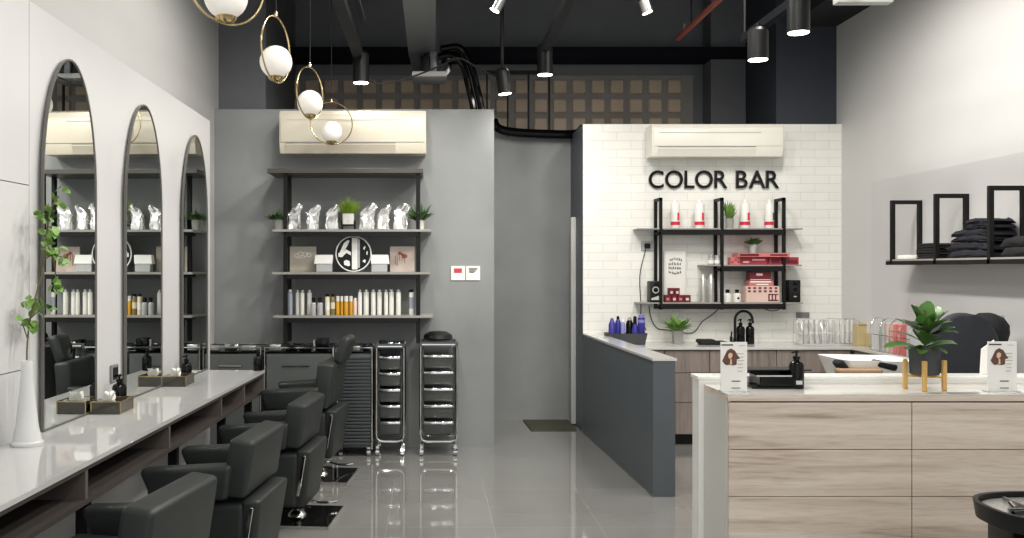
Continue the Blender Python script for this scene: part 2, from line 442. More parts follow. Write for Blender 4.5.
def arc_pts(ctrl, n=24):
    """Catmull-Rom through control points"""
    P = [Vector(p) for p in ctrl]; P = [P[0] * 2 - P[1]] + P + [P[-1] * 2 - P[-2]]; out = []
    for i in range(1, len(P) - 2):
        for k in range(n // (len(P) - 3) + 1):
            t = k / (n // (len(P) - 3) + 1); a, b2, c2, d = P[i - 1], P[i], P[i + 1], P[i + 2]
            out.append(.5 * ((2 * b2) + (c2 - a) * t + (2 * a - 5 * b2 + 4 * c2 - d) * t * t + (3 * b2 - a - 3 * c2 + d) * t ** 3))
    out.append(P[-2]); return out
# black insulated pipes dropping behind the grey wall, and the bundle over the recess
for dx, lab in ((0, 'left of two black insulated pipes arching down behind the grey wall'), (8, 'right of two black insulated pipes arching down behind the grey wall')):
    Yh = 7.78 + dx * .004
    tag(mb('black_gloss').tube(arc_pts([at(438 + dx * .4, 57 - dx * 1.0, Yh), at(452 + dx, 56 - dx * 1.0, Yh), at(463 + dx, 66, Yh), at(469 + dx, 88, Yh), at(474 + dx, 112, Yh), at(476 + dx, 140, Yh)]), .030, 10).build('insulated_pipe'), lab, 'pipe', 'black insulated pipes')
tag(mb('black_gloss').tube(arc_pts([at(494, 121, YR - .05), at(498, 128, YR - .08), at(512, 132, YR - .08), at(545, 134, YR - .08), at(575, 134, YR - .08), at(583, 128, YR - .05)]), .042, 10).build('insulated_pipe'), 'thick black pipe sagging across the top of the grey recess', 'pipe')
tag(mb('black_matte').tube(arc_pts([at(352, 62, 7.3), at(375, 83, 7.3), at(405, 79, 7.35), at(440, 66, 7.4), at(458, 58, 7.4), at(478, 68, 7.4), at(495, 76, 7.35), at(505, 73, 7.3)]), .008, 6).build('cable'), 'thin black cable looping along the ceiling between the can lights', 'cable')
# red pipes
tag(mb('rust_red').cyl((X_(733, 9.05), 9.05, 2.6), (X_(733, 9.05), 9.05, 3.39), .05, seg=12).cyl((X_(733, 9.05), 9.05, 3.37), (X_(733, 9.05), 9.05, 3.43), .03, seg=12).build('red_pipe'), 'upright rust red pipe in front of the back wall', 'pipe')
t = thing('red_pipe', 'long rust red sprinkler pipe running under the ceiling', 'pipe', (2.05, 3.0, 3.38))
mb('rust_red').cyl((0, 0, 0), (0, 4.7, 0), .022, seg=8).build('tube', t)
mb('brushed').cyl((0, 4.5, .0), (0, 4.5, .07), .008, seg=6).build('sprinkler', t)
for yy in (.4, 2.4, 4.3): mb('black_metal').cyl((0, yy, 0), (0, yy, ZC - 3.38), .006, seg=6).build('hanger', t)

# ------------------------------------------------------------------ lamps
LAMP = []
def spot_light(loc, power, size=140, blend=.8, aim=None, r=.07, col=(1, .955, .89)):
    d = bpy.data.lights.new('lamp_or_added_light', 'SPOT'); d.energy = power; d.spot_size = math.radians(size); d.spot_blend = blend; d.shadow_soft_size = r; d.color = col
    o = bpy.data.objects.new('lamp_or_added_light', d); C.objects.link(o); o.location = loc; o['kind'] = 'helper'
    if aim is not None: o.rotation_euler = (Vector(aim) - Vector(loc)).to_track_quat('-Z', 'Y').to_euler()
    return o
def can_light(label, px, py, Y, r, h, top, tilt=0, power=60, group='black can lights'):
    c = at(px, py, Y)
    t = thing('ceiling_can_light', label, 'ceiling light', c, 0, group)
    R = Matrix.Rotation(tilt, 4, 'Y')
    b = mb('black_satin'); b.T = R
    b.lathe([(r, 0), (r, h - .02), (r - .015, h), (.012, h)], seg=20, cap=False)
    b.build('housing', t)
    b = mb('lamp_on'); b.T = R; b.lathe([(r - .006, -.001), (r - .006, .006)], seg=20); b.build('lens', t)
    mb('black_metal').cyl((h * math.sin(tilt) * .98, 0, h * .97), (h * math.sin(tilt) * .98, 0, top - c.z), .014, seg=8).build('stem', t)
    d = R @ Vector((0, 0, -1))
    spot_light(c + d * .03, power, aim=c + d)
    return t
PW = 42
can_light('black can light hanging between the globe pendants and the duct', 361, 83, 7.2, .063, .24, 3.12, 0, 5)
can_light('small tilted black can light above the right end of the grey wall', 505, 94, 7.3, .055, .20, ZC, -.12, 5)
can_light('black can light under the track near the middle of the ceiling', 545, 75, 7.3, .062, .24, 3.18, 0, 30)
can_light('black can light farther of two near the right wall', 758, 60, 5.8, .064, .20, 3.0, 0, PW)
can_light('black can light nearer of two near the right wall', 798.5, 33, 5.2, .062, .20, 3.0, 0, PW)
def track_head(label, px, py, Y, tilt):
    c = at(px, py, Y)
    t = thing('track_spot', label, 'ceiling light', c)
    b = mb('brushed'); b.T = Matrix.Rotation(tilt, 4, 'Y')
    b.lathe([(.04, -.05), (.042, .04), (.02, .06)], seg=16); b.build('head', t)
    b = mb('lamp_on'); b.T = Matrix.Rotation(tilt, 4, 'Y'); b.lathe([(.034, -.052), (.034, -.0505)], seg=16); b.build('lens', t)
    mb('black_metal').cyl((.05 * math.sin(tilt), 0, .045), (.05 * math.sin(tilt), 0, ZC - c.z), .009, seg=6).build('stem', t)
    spot_light(c + Vector((-.06 * math.sin(tilt), 0, -.07)), PW * .6, aim=c + Vector((-.6 * math.sin(tilt), 0, -1)))
track_head('small silver track spot at the top edge above the recess', 498, 4, 6.4, .5)
track_head('small silver track spot at the top edge left of the red pipe', 645, 6, 6.4, -.35)
# boxed light fitting at the top right
c = at(863, -4, 4.6)
t = thing('ceiling_sign_box', 'pale flat fitting hanging at the top right near the right wall', 'ceiling fitting', c)
mb('light_grey').box(-.14, .14, -.03, .03, -.04, .10, .006).build('case', t)
for s in (-.1, .1): mb('brushed').cyl((s, 0, .10), (s, 0, ZC - c.z), .006, seg=6).build('rod', t)

# globe pendants in brass rings
def pendant(label, px, py, Y, yaw):
    c = at(px, py, Y)
    t = thing('globe_pendant', label, 'pendant light', c, 0, 'globe pendants in brass rings')
    rr_ = .162; cz = rr_ - .08 - .02
    R = Matrix.Rotation(yaw, 4, 'Z')
    b = mb('brass'); b.T = R
    b.tube([(rr_ * math.cos(2 * PI * i / 40), 0, cz + rr_ * math.sin(2 * PI * i / 40)) for i in range(40)], .0046, 8, closed=True)
    b.build('ring', t)
    mb('opal_glass').sphere((0, 0, 0), .08, 28).build('globe', t)
    mb('brass').lathe([(.012, -.098), (.03, -.09), (.04, -.074), (.036, -.07)], seg=18).build('cup', t)
    mb('black_metal').cyl((0, 0, cz + rr_), (0, 0, ZC - c.z), .0035, seg=6).build('cord', t)
    mb('brass').lathe([(.006, cz + rr_ - .004), (.01, cz + rr_), (.01, cz + rr_ + .02), (.004, cz + rr_ + .03)], seg=10).build('hook', t)
pendant('nearest globe pendant, cut by the top edge of the photo', 226, -3, 3.38, .75)
pendant('second nearest globe pendant, in a narrow upright brass ring', 276, 62, 4.55, 1.30)
pendant('third globe pendant, hanging left of the cream air conditioner top', 310, 103, 5.75, 1.18)
pendant('farthest globe pendant, in a wide brass ring in front of the cream air conditioner', 331.5, 131.5, 7.0, .3)

# ------------------------------------------------------------------ air conditioners
def air_con(label, x0, x1, z0, z1, yw, depth, key):
    t = thing('air_conditioner', label, 'air conditioner', ((x0 + x1) / 2, yw, z0)); w = x1 - x0; h = z1 - z0
    pr = [(0, 0), (0, h), (-depth * .9, h), (-depth, h - .03), (-depth, .075), (-depth * .86, .0)]
    mb(key).prism(pr, 'x', -w / 2, w / 2, .008).build('casing', t)
    mb(key).box(-w / 2 + .012, w / 2 - .012, -depth - .008, -depth + .002, .085, h - .05, .004).build('front_panel', t)
    b = mb('light_grey'); b.box(-w / 2 + .06, w / 2 - .2, -depth - .011, -depth - .006, h - .078, h - .07); b.build('intake_line', t)
    mb(key).hexa([(-w / 2 + .05, -depth * .9, .018), (w / 2 - .24, -depth * .9, .018), (w / 2 - .24, -depth * .86, .0), (-w / 2 + .05, -depth * .86, .0)] + [(-w / 2 + .05, -depth - .006, .066), (w / 2 - .24, -depth - .006, .066), (w / 2 - .24, -depth + .01, .072), (-w / 2 + .05, -depth + .01, .072)]).build('flap', t)
    mb('socket_grey').box(-w / 2 + .05, w / 2 - .24, -depth - .003, -depth + .01, .076, .082).build('slot', t)
    return t
air_con('cream wall air conditioner above the grey wall shelf', X_(279, 7.25), X_(426, 7.25), 2.365, 2.70, YG, .24, 'ac_cream')
air_con('white wall air conditioner above the black COLOR BAR letters', X_(652, 7.9), X_(784, 7.9), 2.42, 2.695, YT, .23, 'ac_white')
tag(mb('white_gloss').box(X_(646, 8.11), X_(654, 8.11) - .02, YT - .018, YT, 2.40, 2.70, .003).build('mounting_plate'), 'thin white backing plate showing left of the white air conditioner', 'plate')
# ------------------------------------------------------------------ arched mirrors
def arch(y0, y1, z0, z1, rise, ins=0, n=28):
    yc = (y0 + y1) / 2; a = (y1 - y0) / 2 - ins; zs = z1 - rise
    pts = [(y0 + ins, z0 + ins), (y1 - ins, z0 + ins)]
    for i in range(n + 1):
        t = PI * i / n
        pts.append((yc + a * math.cos(t), zs + (rise - ins) * math.sin(t)))
    return pts
def arch_mirror(label, y0, y1, z1, z0=.752):
    yc = (y0 + y1) / 2
    t = thing('arched_mirror', label, 'mirror', (wl(yc) + .009, yc, z0), -math.atan(.026), 'arched salon mirrors')
    h = (y1 - y0) / 2; H = z1 - z0
    o = arch(-h, h, 0, H, .60); i = arch(-h, h, 0, H, .60, .008)
    b = mb('frame_grey')
    b.rings([[(0.0, y, z) for y, z in o], [(.013, y, z) for y, z in o], [(.013, y, z) for y, z in i], [(.0, y, z) for y, z in i]], cap=False, closed=True)
    b.build('frame', t)
    mb('mirror').prism(arch(-h, h, 0, H, .60, .007), 'x', .002, .009).build('glass', t)
arch_mirror('nearest arched mirror, with the leafy branch in front', 3.94, 4.527, 2.413)
arch_mirror('middle arched mirror on the white wall', 4.872, 5.474, 2.373)
arch_mirror('farthest and narrowest arched mirror, next to the back wall', 5.823, 6.406, 2.34)
def wall_socket(label, p, d, key='socket_grey', dark='black_satin'):
    t = thing('wall_socket', label, 'socket', p)
    mb(key).cbox((0, 0, 0), d, .003, 1).build('plate', t)
    return t
t = thing('wall_socket', 'grey socket on the white wall between the two nearer mirrors', 'socket', (wl(4.764) + .0005, 4.764, .911), -math.atan(.0467))
mb('socket_grey').box(0, .012, -.045, .045, -.045, .045, .003, 1).build('plate', t)
mb('black_satin').box(.012, .015, -.03, .03, -.03, .03).build('insert', t)

# ------------------------------------------------------------------ long styling counter
def fx(y): return -1.279 + (y - 2.717) * .0314
ya, yb = 2.25, 6.376
t = thing('styling_counter', 'long white counter with open cubbies running under the arched mirrors', 'counter', (0, 0, 0))
def strip(b, xa, xb, y0, y1, z0, z1):
    """slab whose room edge follows the counter front, xb back from it (or the wall when xa is None)"""
    l = (lambda y: wl(y) + .0005) if xa is None else (lambda y: fx(y) + xa)
    return b.hexa([(l(y0), y0, z0), (fx(y0) + xb, y0, z0), (fx(y1) + xb, y1, z0), (l(y1), y1, z0), (l(y0), y0, z1), (fx(y0) + xb, y0, z1), (fx(y1) + xb, y1, z1), (l(y1), y1, z1)])
strip(mb('stone_white'), None, 0, ya, yb, .732, .75).build('worktop', t)
strip(mb('dark_laminate'), None, -.004, ya, yb, .716, .732).build('under_panel', t)
strip(mb('dark_laminate'), None, -.004, ya, yb, .592, .61).build('cubby_floor', t)
strip(mb('dark_laminate'), None, -.34, ya, yb, .61, .716).build('cubby_back', t)
for y in (2.27, 3.36, 4.315, 5.247, 5.80, 6.36):
    strip(mb('brown_laminate'), -.335, -.006, y - .012, y + .012, .61, .716).build('divider', t)
for y in (2.45, 3.56, 4.67, 5.60, 6.30):
    mb('black_metal').cbox((fx(y) - .10, y, .296), (.045, .045, .592)).build('leg', t)
# ------------------------------------------------------------------ vase and branch
t = thing('flared_vase', 'tall frosted white vase with narrow neck at near left of the counter', 'vase', (-1.615, 3.66, .7505))
b = mb('frosted'); b.lathe([(.062, 0), (.064, .012), (.055, .02), (.043, .08), (.030, .2), (.022, .29), (.024, .335), (.021, .335), (.018, .29), (.024, .2), (.036, .08), (.045, .03)], seg=28, cap=False)
b.lathe([(.002, .004), (.062, .004)], seg=28, cap=False); b.build('body', t)
t = thing('leafy_branch', 'long green ivy branch standing in the white vase', 'plant', (-1.635, 3.74, .76))
def loc_(p): return Vector(p) - Vector((-1.635, 3.74, .76))
st = [at(24, 432, 3.74), at(27, 395, 3.74), at(27, 350, 3.74), at(30, 320, 3.76), at(36, 295, 3.79), at(43, 268, 3.82), at(46, 240, 3.84), at(50, 212, 3.86), at(58, 196, 3.88)]
b = mb('stem'); b.tube([loc_(p) for p in arc_pts(st, 30)], .0035, 6)
side = [[at(42, 262, 3.82), at(52, 255, 3.86), at(62, 257, 3.9)], [at(28, 340, 3.75), at(22, 322, 3.73)], [at(31, 318, 3.76), at(45, 305, 3.8)], [at(46, 240, 3.84), at(55, 268, 3.86), at(54, 288, 3.88)]]
for s_ in side: b.tube([loc_(p) for p in arc_pts(s_, 8)], .0025, 5)
b.build('stem', t)
b = mb('leaf')
for px, py, Y, n, sp in ((43, 214, 3.84, 9, 9), (48, 228, 3.85, 9, 8), (44, 245, 3.83, 8, 7), (55, 253, 3.88, 7, 8), (63, 258, 3.9, 5, 6), (54, 285, 3.87, 6, 6), (27, 305, 3.76, 6, 7), (36, 306, 3.78, 7, 7), (47, 308, 3.8, 4, 5), (30, 324, 3.76, 6, 7), (18, 320, 3.73, 3, 4), (56, 200, 3.88, 4, 7), (62, 190, 3.89, 3, 5)):
    for _ in range(n):
        q = at(px + random.gauss(0, sp * .5), py + random.gauss(0, sp * .55), Y + random.gauss(0, .03)); q.x = max(q.x, -1.655)
        b.blade(loc_(q), (random.uniform(-.3, 1), random.uniform(-1, .4), random.uniform(-.6, .8)), random.uniform(.03, .048), random.uniform(.026, .038), random.uniform(.3, 1.2), random.uniform(-.8, .8), 'round', 4)
b.build('foliage', t)

# ------------------------------------------------------------------ counter accessories
def pump_bottle(label, p, r, h, group=None, cat='bottle', key='black_gloss', seg=18, name='pump_bottle', lab=False, yaw=0):
    t = thing(name, label, cat, p, yaw, group)
    mb(key).lathe([(r * .92, 0), (r, .006), (r, h * .60), (r * .82, h * .68), (r * .38, h * .73), (r * .38, h * .76)], seg=seg).build('body', t)
    b = mb(key); b.lathe([(r * .48, h * .76), (r * .48, h * .84), (r * .16, h * .85), (r * .16, h * .93), (r * .36, h * .94), (r * .3, h)], seg=12)
    b.cyl((0, 0, h * .965), (-r * .75, -r * .4, h * .945), r * .14, seg=6); b.build('pump', t)
    if lab: mb('light_grey').box(-r * .42, r * .42, -r * 1.012, -r * .9, h * .12, h * .22).build('label', t)
    return t
def tissue_tray(label, c):
    t = thing('tissue_box', label, 'tissue box', c)
    t.scale = (.84, .84, 1.1); b = mb('smoke'); b.box(-.085, .085, -.11, .11, 0, .055, .003, 1); b.build('box', t)
    b = mb('gold_edge')
    for x, y in ((-.084, -.109), (.084, -.109), (.084, .109), (-.084, .109)): b.box(x - .003, x + .003, y - .003, y + .003, 0, .057)
    b.box(-.087, .087, -.1125, -.107, .052, .057); b.box(-.087, .087, .107, .1125, .052, .057); b.box(.082, .087, -.11, .11, .052, .057)
    b.build('edging', t)
    b = mb('white_matte')
    for k in range(5):
        a = k * 1.26
        b.blade((.01 * math.cos(a), -.05 + .01 * math.sin(a), .054), (.5 * math.cos(a), .5 * math.sin(a), 1), .05, .05, .5, a, 'lance', 4)
    b.build('tissue', t)
tissue_tray('smoked gold edged tissue box between the two nearer mirrors', (-1.575, 4.52, .7505))
tissue_tray('smoked gold edged tissue box between the two farther mirrors', (-1.54, 5.56, .7505))
pump_bottle('black pump bottle behind the nearer tissue box', (-1.595, 4.68, .7505), .036, .165)
pump_bottle('black pump bottle behind the farther tissue box', (-1.545, 5.76, .7505), .034, .16)
pump_bottle('black pump bottle at the far end of the long white counter', (-1.205, 6.33, .7505), .032, .145)

# ------------------------------------------------------------------ styling chairs
def styling_chair(label, x, y, rz, dz=0, bx=0, head=False):
    t = thing('styling_chair', label, 'salon chair', (x, y, 0), rz, 'black styling chairs')
    b = mb('black_gloss'); b.box(-.225, .225, -.225, .225, .002, .016, .003, 1); b.build('base_plate', t)
    b = mb('chrome')
    b.box(-.229, .229, -.229, -.2255, .001, .017); b.box(-.229, .229, .2255, .229, .001, .017); b.box(.2255, .229, -.229, .229, .001, .017); b.box(-.229, -.2255, -.229, .229, .001, .017)
    b.build('plate_trim', t)
    mb('chrome').lathe([(.055, .016), (.05, .03), (.026, .05), (.026, .14), (.04, .14), (.04, .16 + dz)], (0, 0, 0), 18).build('column', t)
    b = mb('chrome'); b.tube(arc_pts([(0, .0, .09), (.05, .03, .10), (.10, .10, .07), (.15, .18, .05), (.19, .21, .05)]), .008, 8); b.build('pump_lever', t)
    b = mb('chrome'); b.tube([(-.12, -.09, .085), (.10, -.09, .085)], .010, 8); b.tube([(0, -.10, .085), (-.25, -.02, .11), (-.40, 0, .12)], .012, 8); b.tube([(-.40, -.15, .12), (-.40, .15, .12)], .014, 8); b.build('footrest', t)
    def Q(pts): return [(p[0] + bx, p[1], p[2] + dz) for p in pts]
    # seat box and puffed cushion
    b = mb('leather'); b.hexa(Q([(-.30, -.215, .15), (.10, -.225, .12), (.10, .225, .12), (-.30, .215, .15), (-.33, -.225, .44), (.12, -.235, .445), (.12, .235, .445), (-.33, .225, .44)]), .035, 4).build('seat_box', t)
    b = mb('leather'); b.hexa(Q([(-.35, -.185, .43), (.05, -.185, .43), (.05, .185, .43), (-.35, .185, .43), (-.35, -.185, .505), (.05, -.185, .495), (.05, .185, .495), (-.35, .185, .505)]), .03, 4).build('seat', t, smooth=60)
    ht = .78 if head else .725
    b = mb('leather'); b.hexa(Q([(.015, -.265, .475), (.125, -.265, .465), (.125, .265, .465), (.015, .265, .475), (.055, -.26, ht), (.165, -.26, ht - .015), (.165, .26, ht - .015), (.055, .26, ht)]), .022, 4).build('backrest', t)
    b = mb('leather'); b.hexa(Q([(.08, -.20, .12), (.14, -.195, .12), (.14, .195, .12), (.08, .20, .12), (.10, -.24, .455), (.185, -.24, .455), (.185, .24, .455), (.10, .24, .455)]), .02, 3).build('rear_panel', t)
    for s in (-1, 1):
        y0, y1 = (.185, .285) if s > 0 else (-.285, -.185)
        b = mb('leather'); b.hexa(Q([(-.29, y0, .46), (.05, y0, .46), (.05, y1, .46), (-.29, y1, .46), (-.345, y0, .585), (.07, y0, .615), (.07, y1, .615), (-.345, y1, .585)]), .024, 4).build('armrest', t)
        b = mb('chrome'); b.hexa(Q([(.10, s * .238 - .007, .20), (.12, s * .238 - .007, .20), (.12, s * .238 + .007, .20), (.10, s * .238 + .007, .20), (.14, s * .252 - .007, .43), (.16, s * .252 - .007, .43), (.16, s * .252 + .007, .43), (.14, s * .252 + .007, .43)]), .003, 1).build('bracket', t)
    if head:
        b = mb('chrome'); b.box(.13 + bx, .145 + bx, -.02, .02, ht - .06 + dz, ht + .07 + dz); b.build('headrest_post', t)
        b = mb('leather'); b.hexa(Q([(.125, -.13, .76), (.20, -.13, .75), (.20, .13, .75), (.125, .13, .76), (.19, -.12, .955), (.265, -.12, .935), (.265, .12, .935), (.19, .12, .955)]), .036, 4).build('headrest', t, smooth=60)
    return t
styling_chair('nearest black styling chair at the bottom left corner', -.97, 3.08, -.16, .0)
styling_chair('second nearest black styling chair along the counter', -.90, 4.20, -.10, .0)
styling_chair('third black styling chair, nearer of the two showing their floor plates', -.79, 5.36, -.09, -.015, -.05)
styling_chair('farthest black styling chair, with a raised headrest, before the ribbed trolley', -.785, 6.42, -.09, .045, -.02, True)

# ------------------------------------------------------------------ trolleys along the grey wall
def caster(t, x, y):
    b = mb('chrome'); b.box(x - .012, x + .012, y - .012, y + .012, .045, .075); b.cyl((x - .014, y, .03), (x + .014, y, .03), .029, seg=14); b.build('caster', t)
def open_trolley(label, x0, x1, y0, y1, h, cover=False):
    t = thing('drawer_trolley', label, 'salon trolley', ((x0 + x1) / 2, (y0 + y1) / 2, 0), 0, 'chrome framed drawer trolleys'); w = (x1 - x0) / 2; d = (y1 - y0) / 2
    b = mb('chrome'); r = .011
    for s in (-1, 1):
        yy = s * (d - r)
        b.tube([(-w + r, yy, h), (-w + r, yy, .16)] + [(-w + r + .05 * (1 - math.cos(a)), yy, .13 - .05 * math.sin(a) + .03) for a in (PI / 6, PI / 3, PI / 2)] + [(w - r - .05 * (1 - math.cos(a)), yy, .13 - .05 * math.sin(a) + .03) for a in (PI / 2, PI / 3, PI / 6)] + [(w - r, yy, .16), (w - r, yy, h)], r, 10)
    b.tube([(-w + r, -d + r, h - .03), (-w + r, d - r, h - .03)], r * .7, 8); b.tube([(w - r, -d + r, h - .03), (w - r, d - r, h - .03)], r * .7, 8)
    b.tube([(-w + r, -d + r, .15), (-w + r, d - r, .15)], r * .7, 8); b.tube([(w - r, -d + r, .15), (w - r, d - r, .15)], r * .7, 8)
    b.build('frame', t)
    for x in (-w + .02, w - .02):
        for y in (-d + .025, d - .025): caster(t, x, y)
    b = mb('tray_dark'); b.box(-w + .005, w - .005, -d, d, h - .035, h - .025); 
    for y in (-d, d - .008): b.box(-w + .005, w - .005, y, y + .008, h - .025, h)
    b.build('top_tray', t)
    mb('chrome').box(-w + .02, w - .02, -d - .008, -d, h - .028, h - .012, .003, 1).build('top_rail', t)
    for s in (-1, 1): mb('tray_dark').box(s * (w - .03) - .004, s * (w - .03) + .004, -d + .03, d - .02, .15, h - .06).build('runner', t)
    for k in range(5):
        z = .165 + k * (h - .24) / 5
        dr = mb('tray_dark').hexa([(-w + .04, -d + .02, z), (w - .04, -d + .02, z), (w - .04, d - .03, z), (-w + .04, d - .03, z), (-w + .036, -d - .004, z + .085), (w - .036, -d - .004, z + .085), (w - .036, d - .03, z + .085), (-w + .036, d - .03, z + .085)], .006, 2).build('drawer', t)
        mb('chrome').hexa([(-w + .036, -d - .016, z + .083), (w - .036, -d - .016, z + .083), (w - .036, -d + .05, z + .09), (-w + .036, -d + .05, z + .09), (-w + .036, -d - .014, z + .105), (w - .036, -d - .014, z + .105), (w - .036, -d + .05, z + .098), (-w + .036, -d + .05, z + .098)], .004, 2).build('lip', dr)
    return t
open_trolley('free standing chrome drawer trolley under the right end of the wall shelf', X_(419, 7.15), X_(458, 7.15), 7.13, 7.44, .885)
tag(mb('black_satin').lathe([(.001, .0), (.02, .0), (.10, .005), (.118, .016), (.108, .045), (.07, .068), (.001, .074)], seg=24).build('black_bowl', loc=(X_(438, 7.3), 7.285, .8865)), 'upturned black bowl on the free standing drawer trolley', 'bowl')
open_trolley('chrome drawer trolley between the ribbed trolley and the free standing one', X_(375, 7.15), X_(405, 7.15), 7.13, 7.44, .87)
def tray_clutter(t, x0, x1, y0, y1, z, n):
    for k in range(n):
        x = x0 + (k + .5) * (x1 - x0) / n
        mb(random.choice(['chrome', 'silver', 'black_gloss'])).box(x - .03, x + .035, y0 + .02, y0 + .12, z, z + random.uniform(.012, .03), .004, 1).build('tool', t)
def shutter_trolley(label, x0, x1, ribs):
    y0, y1, h = 7.10, 7.44, .85
    t = thing('salon_trolley', label, 'salon trolley', ((x0 + x1) / 2, (y0 + y1) / 2, 0)); w = (x1 - x0) / 2; d = (y1 - y0) / 2
    mb('tray_dark').box(-w, w, -d + .01, d, .07, h - .05, .006, 2).build('body', t)
    b = mb('shutter')
    if ribs:
        n = 26
        for k in range(n):
            z = .09 + k * (h - .16) / n
            b.box(-w + .012, w - .012, -d - .004, -d + .012, z, z + (h - .16) / n * .72, .004, 1)
        b.build('roller_shutter', t)
    else:
        dr = mb('fog_door').box(-w + .016, w - .016, -d - .004, -d + .012, .09, h - .06, .003, 1).build('door', t)
        mb('chrome').box(-w * .5, w * .3, -d - .012, -d - .004, h - .155, h - .145, .003, 1).build('handle', dr)
    b = mb('chrome')
    for s in (-1, 1): b.cyl((s * (w - .004), -d, .06), (s * (w - .004), -d, h), .007, seg=8)
    b.box(-w, w, -d - .012, -d, h - .012, h, .003, 1); b.box(-w, w, d - .012, d, h - .012, h, .003, 1); b.box(-w - .004, -w + .006, -d, d, h - .012, h); b.box(w - .006, w + .004, -d, d, h - .012, h)
    b.build('rim', t)
    mb('black_gloss').box(-w + .006, w - .006, -d, d - .01, h - .05, h - .035).build('top_tray', t)
    for x in (-w + .03, w - .03):
        for y in (-d + .04, d - .04): caster(t, x, y)
    return t, w, d, h
tr, w, d, h = shutter_trolley('black roller shutter trolley behind the chair with the headrest', X_(337, 7.12), X_(372.5, 7.12), True); 
trb, w2_, d2_, h2_ = shutter_trolley('dark grey drawer trolley beside the end of the white counter', X_(205, 7.12), X_(262, 7.12), False)
trc, w3_, d3_, h3_ = shutter_trolley('wide dark grey drawer trolley left of the roller shutter trolley', X_(265, 7.12), X_(334, 7.12), False)
def clutter(x0, x1, z, names, grp, place):
    n = len(names)
    for k, nm in enumerate(names):
        x = x0 + (k + .5) * (x1 - x0) / n; key = random.choice(['chrome', 'silver', 'black_gloss'])
        dx = (x1 - x0) / n * .38
        o = mb(key).box(-dx, dx, -.05, .05, 0, random.uniform(.03, .05), .006, 2).build(nm, loc=(x, 7.19 + .06 * (k % 2), z))
        tag(o, place, 'hair clip case', grp)
clutter(X_(202, 7.15), X_(258, 7.15), .8155, ['tool_case'] * 3, 'tool cases on the counter side trolley', 'small tool case on the trolley beside the end of the white counter')
clutter(X_(268, 7.15), X_(312, 7.15), .8155, ['tool_case'] * 3, 'tool cases on the wide trolley', 'small tool case on the wide trolley left of the black tool holder')
clutter(X_(343, 7.15), X_(370, 7.15), .8155, ['tool_case'] * 3, 'tool cases on the shutter trolley', 'small tool case on top of the black roller shutter trolley')
clutter(X_(378, 7.15), X_(402, 7.15), .846, ['tool_case'] * 3, 'tool cases on the narrow trolley', 'small tool case on the trolley right of the roller shutter one')
t = thing('tool_holder', 'black tool holder on the wide trolley left of the headrest', 'holder', (X_(321, 7.06) , 7.19, .8155))
mb('black_gloss').box(-.05, .045, -.05, .05, 0, .095, .006, 2).build('block', t)
mb('silver').box(-.075, -.055, -.03, .03, 0, .085, .004, 1).build('side_plate', t)

# ------------------------------------------------------------------ shelf on the grey wall
t = thing('wall_shelf', 'tall black framed shelf unit with overhanging boards on the grey wall', 'shelf', (0, 7.3, 0))
yf, yk = 7.12, 7.485; oy = 7.3
for (xf, w) in ((X_(285.6, 7.14), .03), (X_(418, 7.14), .03)):
    for yy in (yf + .02, yf + .21):
        mb('black_metal').box(xf - w / 2, xf + w / 2, yy - .02 - oy, yy + .02 - oy, .875, 2.20, .002, 1).build('post', t)
    for z in (1.048, 1.384, 1.714): mb('black_metal').box(xf - .012, xf + .012, yf + .04 - oy, yk - .04 - oy, z, z + .022).build('side_bar', t)
SZ = (1.072, 1.408, 1.738)
mb('bronze_board').hexa([(X_(268, yf), yf - oy - .03, 2.19), (X_(423, yf), yf - oy - .03, 2.19), (X_(423, yf), yk - oy, 2.19), (X_(268, yf), yk - oy, 2.19), (X_(268, yf), yf - oy - .03, 2.225), (X_(423, yf), yf - oy - .03, 2.225), (X_(423, yf), yk - oy, 2.225), (X_(268, yf), yk - oy, 2.225)], .002, 1).build('board', t)
for z, a, c2 in ((SZ[0], 272, 433), (SZ[1], 271, 430), (SZ[2], 271, 431)):
    mb('shelf_board').box(X_(a, 7.05), X_(c2, 7.05), 7.10 - oy, yk - oy, z, z + .018, .001, 1).build('board', t)
    mb('black_metal').box(X_(287, 7.12), X_(418, 7.12), 7.102 - oy, 7.125 - oy, z - .036, z, .001, 1).build('front_bar', t)
TOP = [z + .0185 for z in SZ]
# ---- things on the three boards
def foil_bag(label, px0, px1, Y, z, h, seed, lean):
    rnd = random.Random(seed); w = (px1 - px0) * Y / F; t = thing('foil_bag', label, 'foil bag', (X_((px0 + px1) / 2, Y), Y, z), 0, 'silver foil bags on the top shelf')
    rs = []; n = 28
    prof = [(0, .80, .55), (.05, .92, .62), (.25, .95, .62), (.45, .9, .52), (.62, .86, .44), (.72, .98, .36), (.82, 1.1, .30), (.9, .95, .24), (1.0, .55, .1)]
    for (v, a, dd) in prof:
        cx = lean * w * .22 * max(0, v - .55) * 2
        r = rr(0, w * a, w * dd, min(w * dd, w * a) * .35, h * v, cx, 0, 6)
        r = [(x + rnd.gauss(0, .004), y + rnd.gauss(0, .005), zz + (rnd.gauss(0, .006) + (x - cx) * lean * .7 * v if v > .5 else 0)) for x, y, zz in r]
        rs.append(r)
    b = mb('foil'); b.rings(rs); b.build('bag', t, smooth=25)
    b = mb('foil'); x = lean * w * .42; b.tube([(x * .3, -.02, h * .84), (x * .8, -.03, h * .93), (x * 1.15, -.02, h * 1.05)], [.016, .013, .018], 7); b.build('twisted_neck', t)
Yb = 7.24
foil_bag('leftmost silver foil bag, beside the left shelf post', 288.5, 300.5, Yb, TOP[2], .185, 1, .9)
foil_bag('second silver foil bag from the left on the top shelf', 307, 319, Yb, TOP[2], .18, 2, .9)
foil_bag('silver foil bag just left of the grass pot', 325.5, 338.5, Yb, TOP[2], .185, 3, .8)
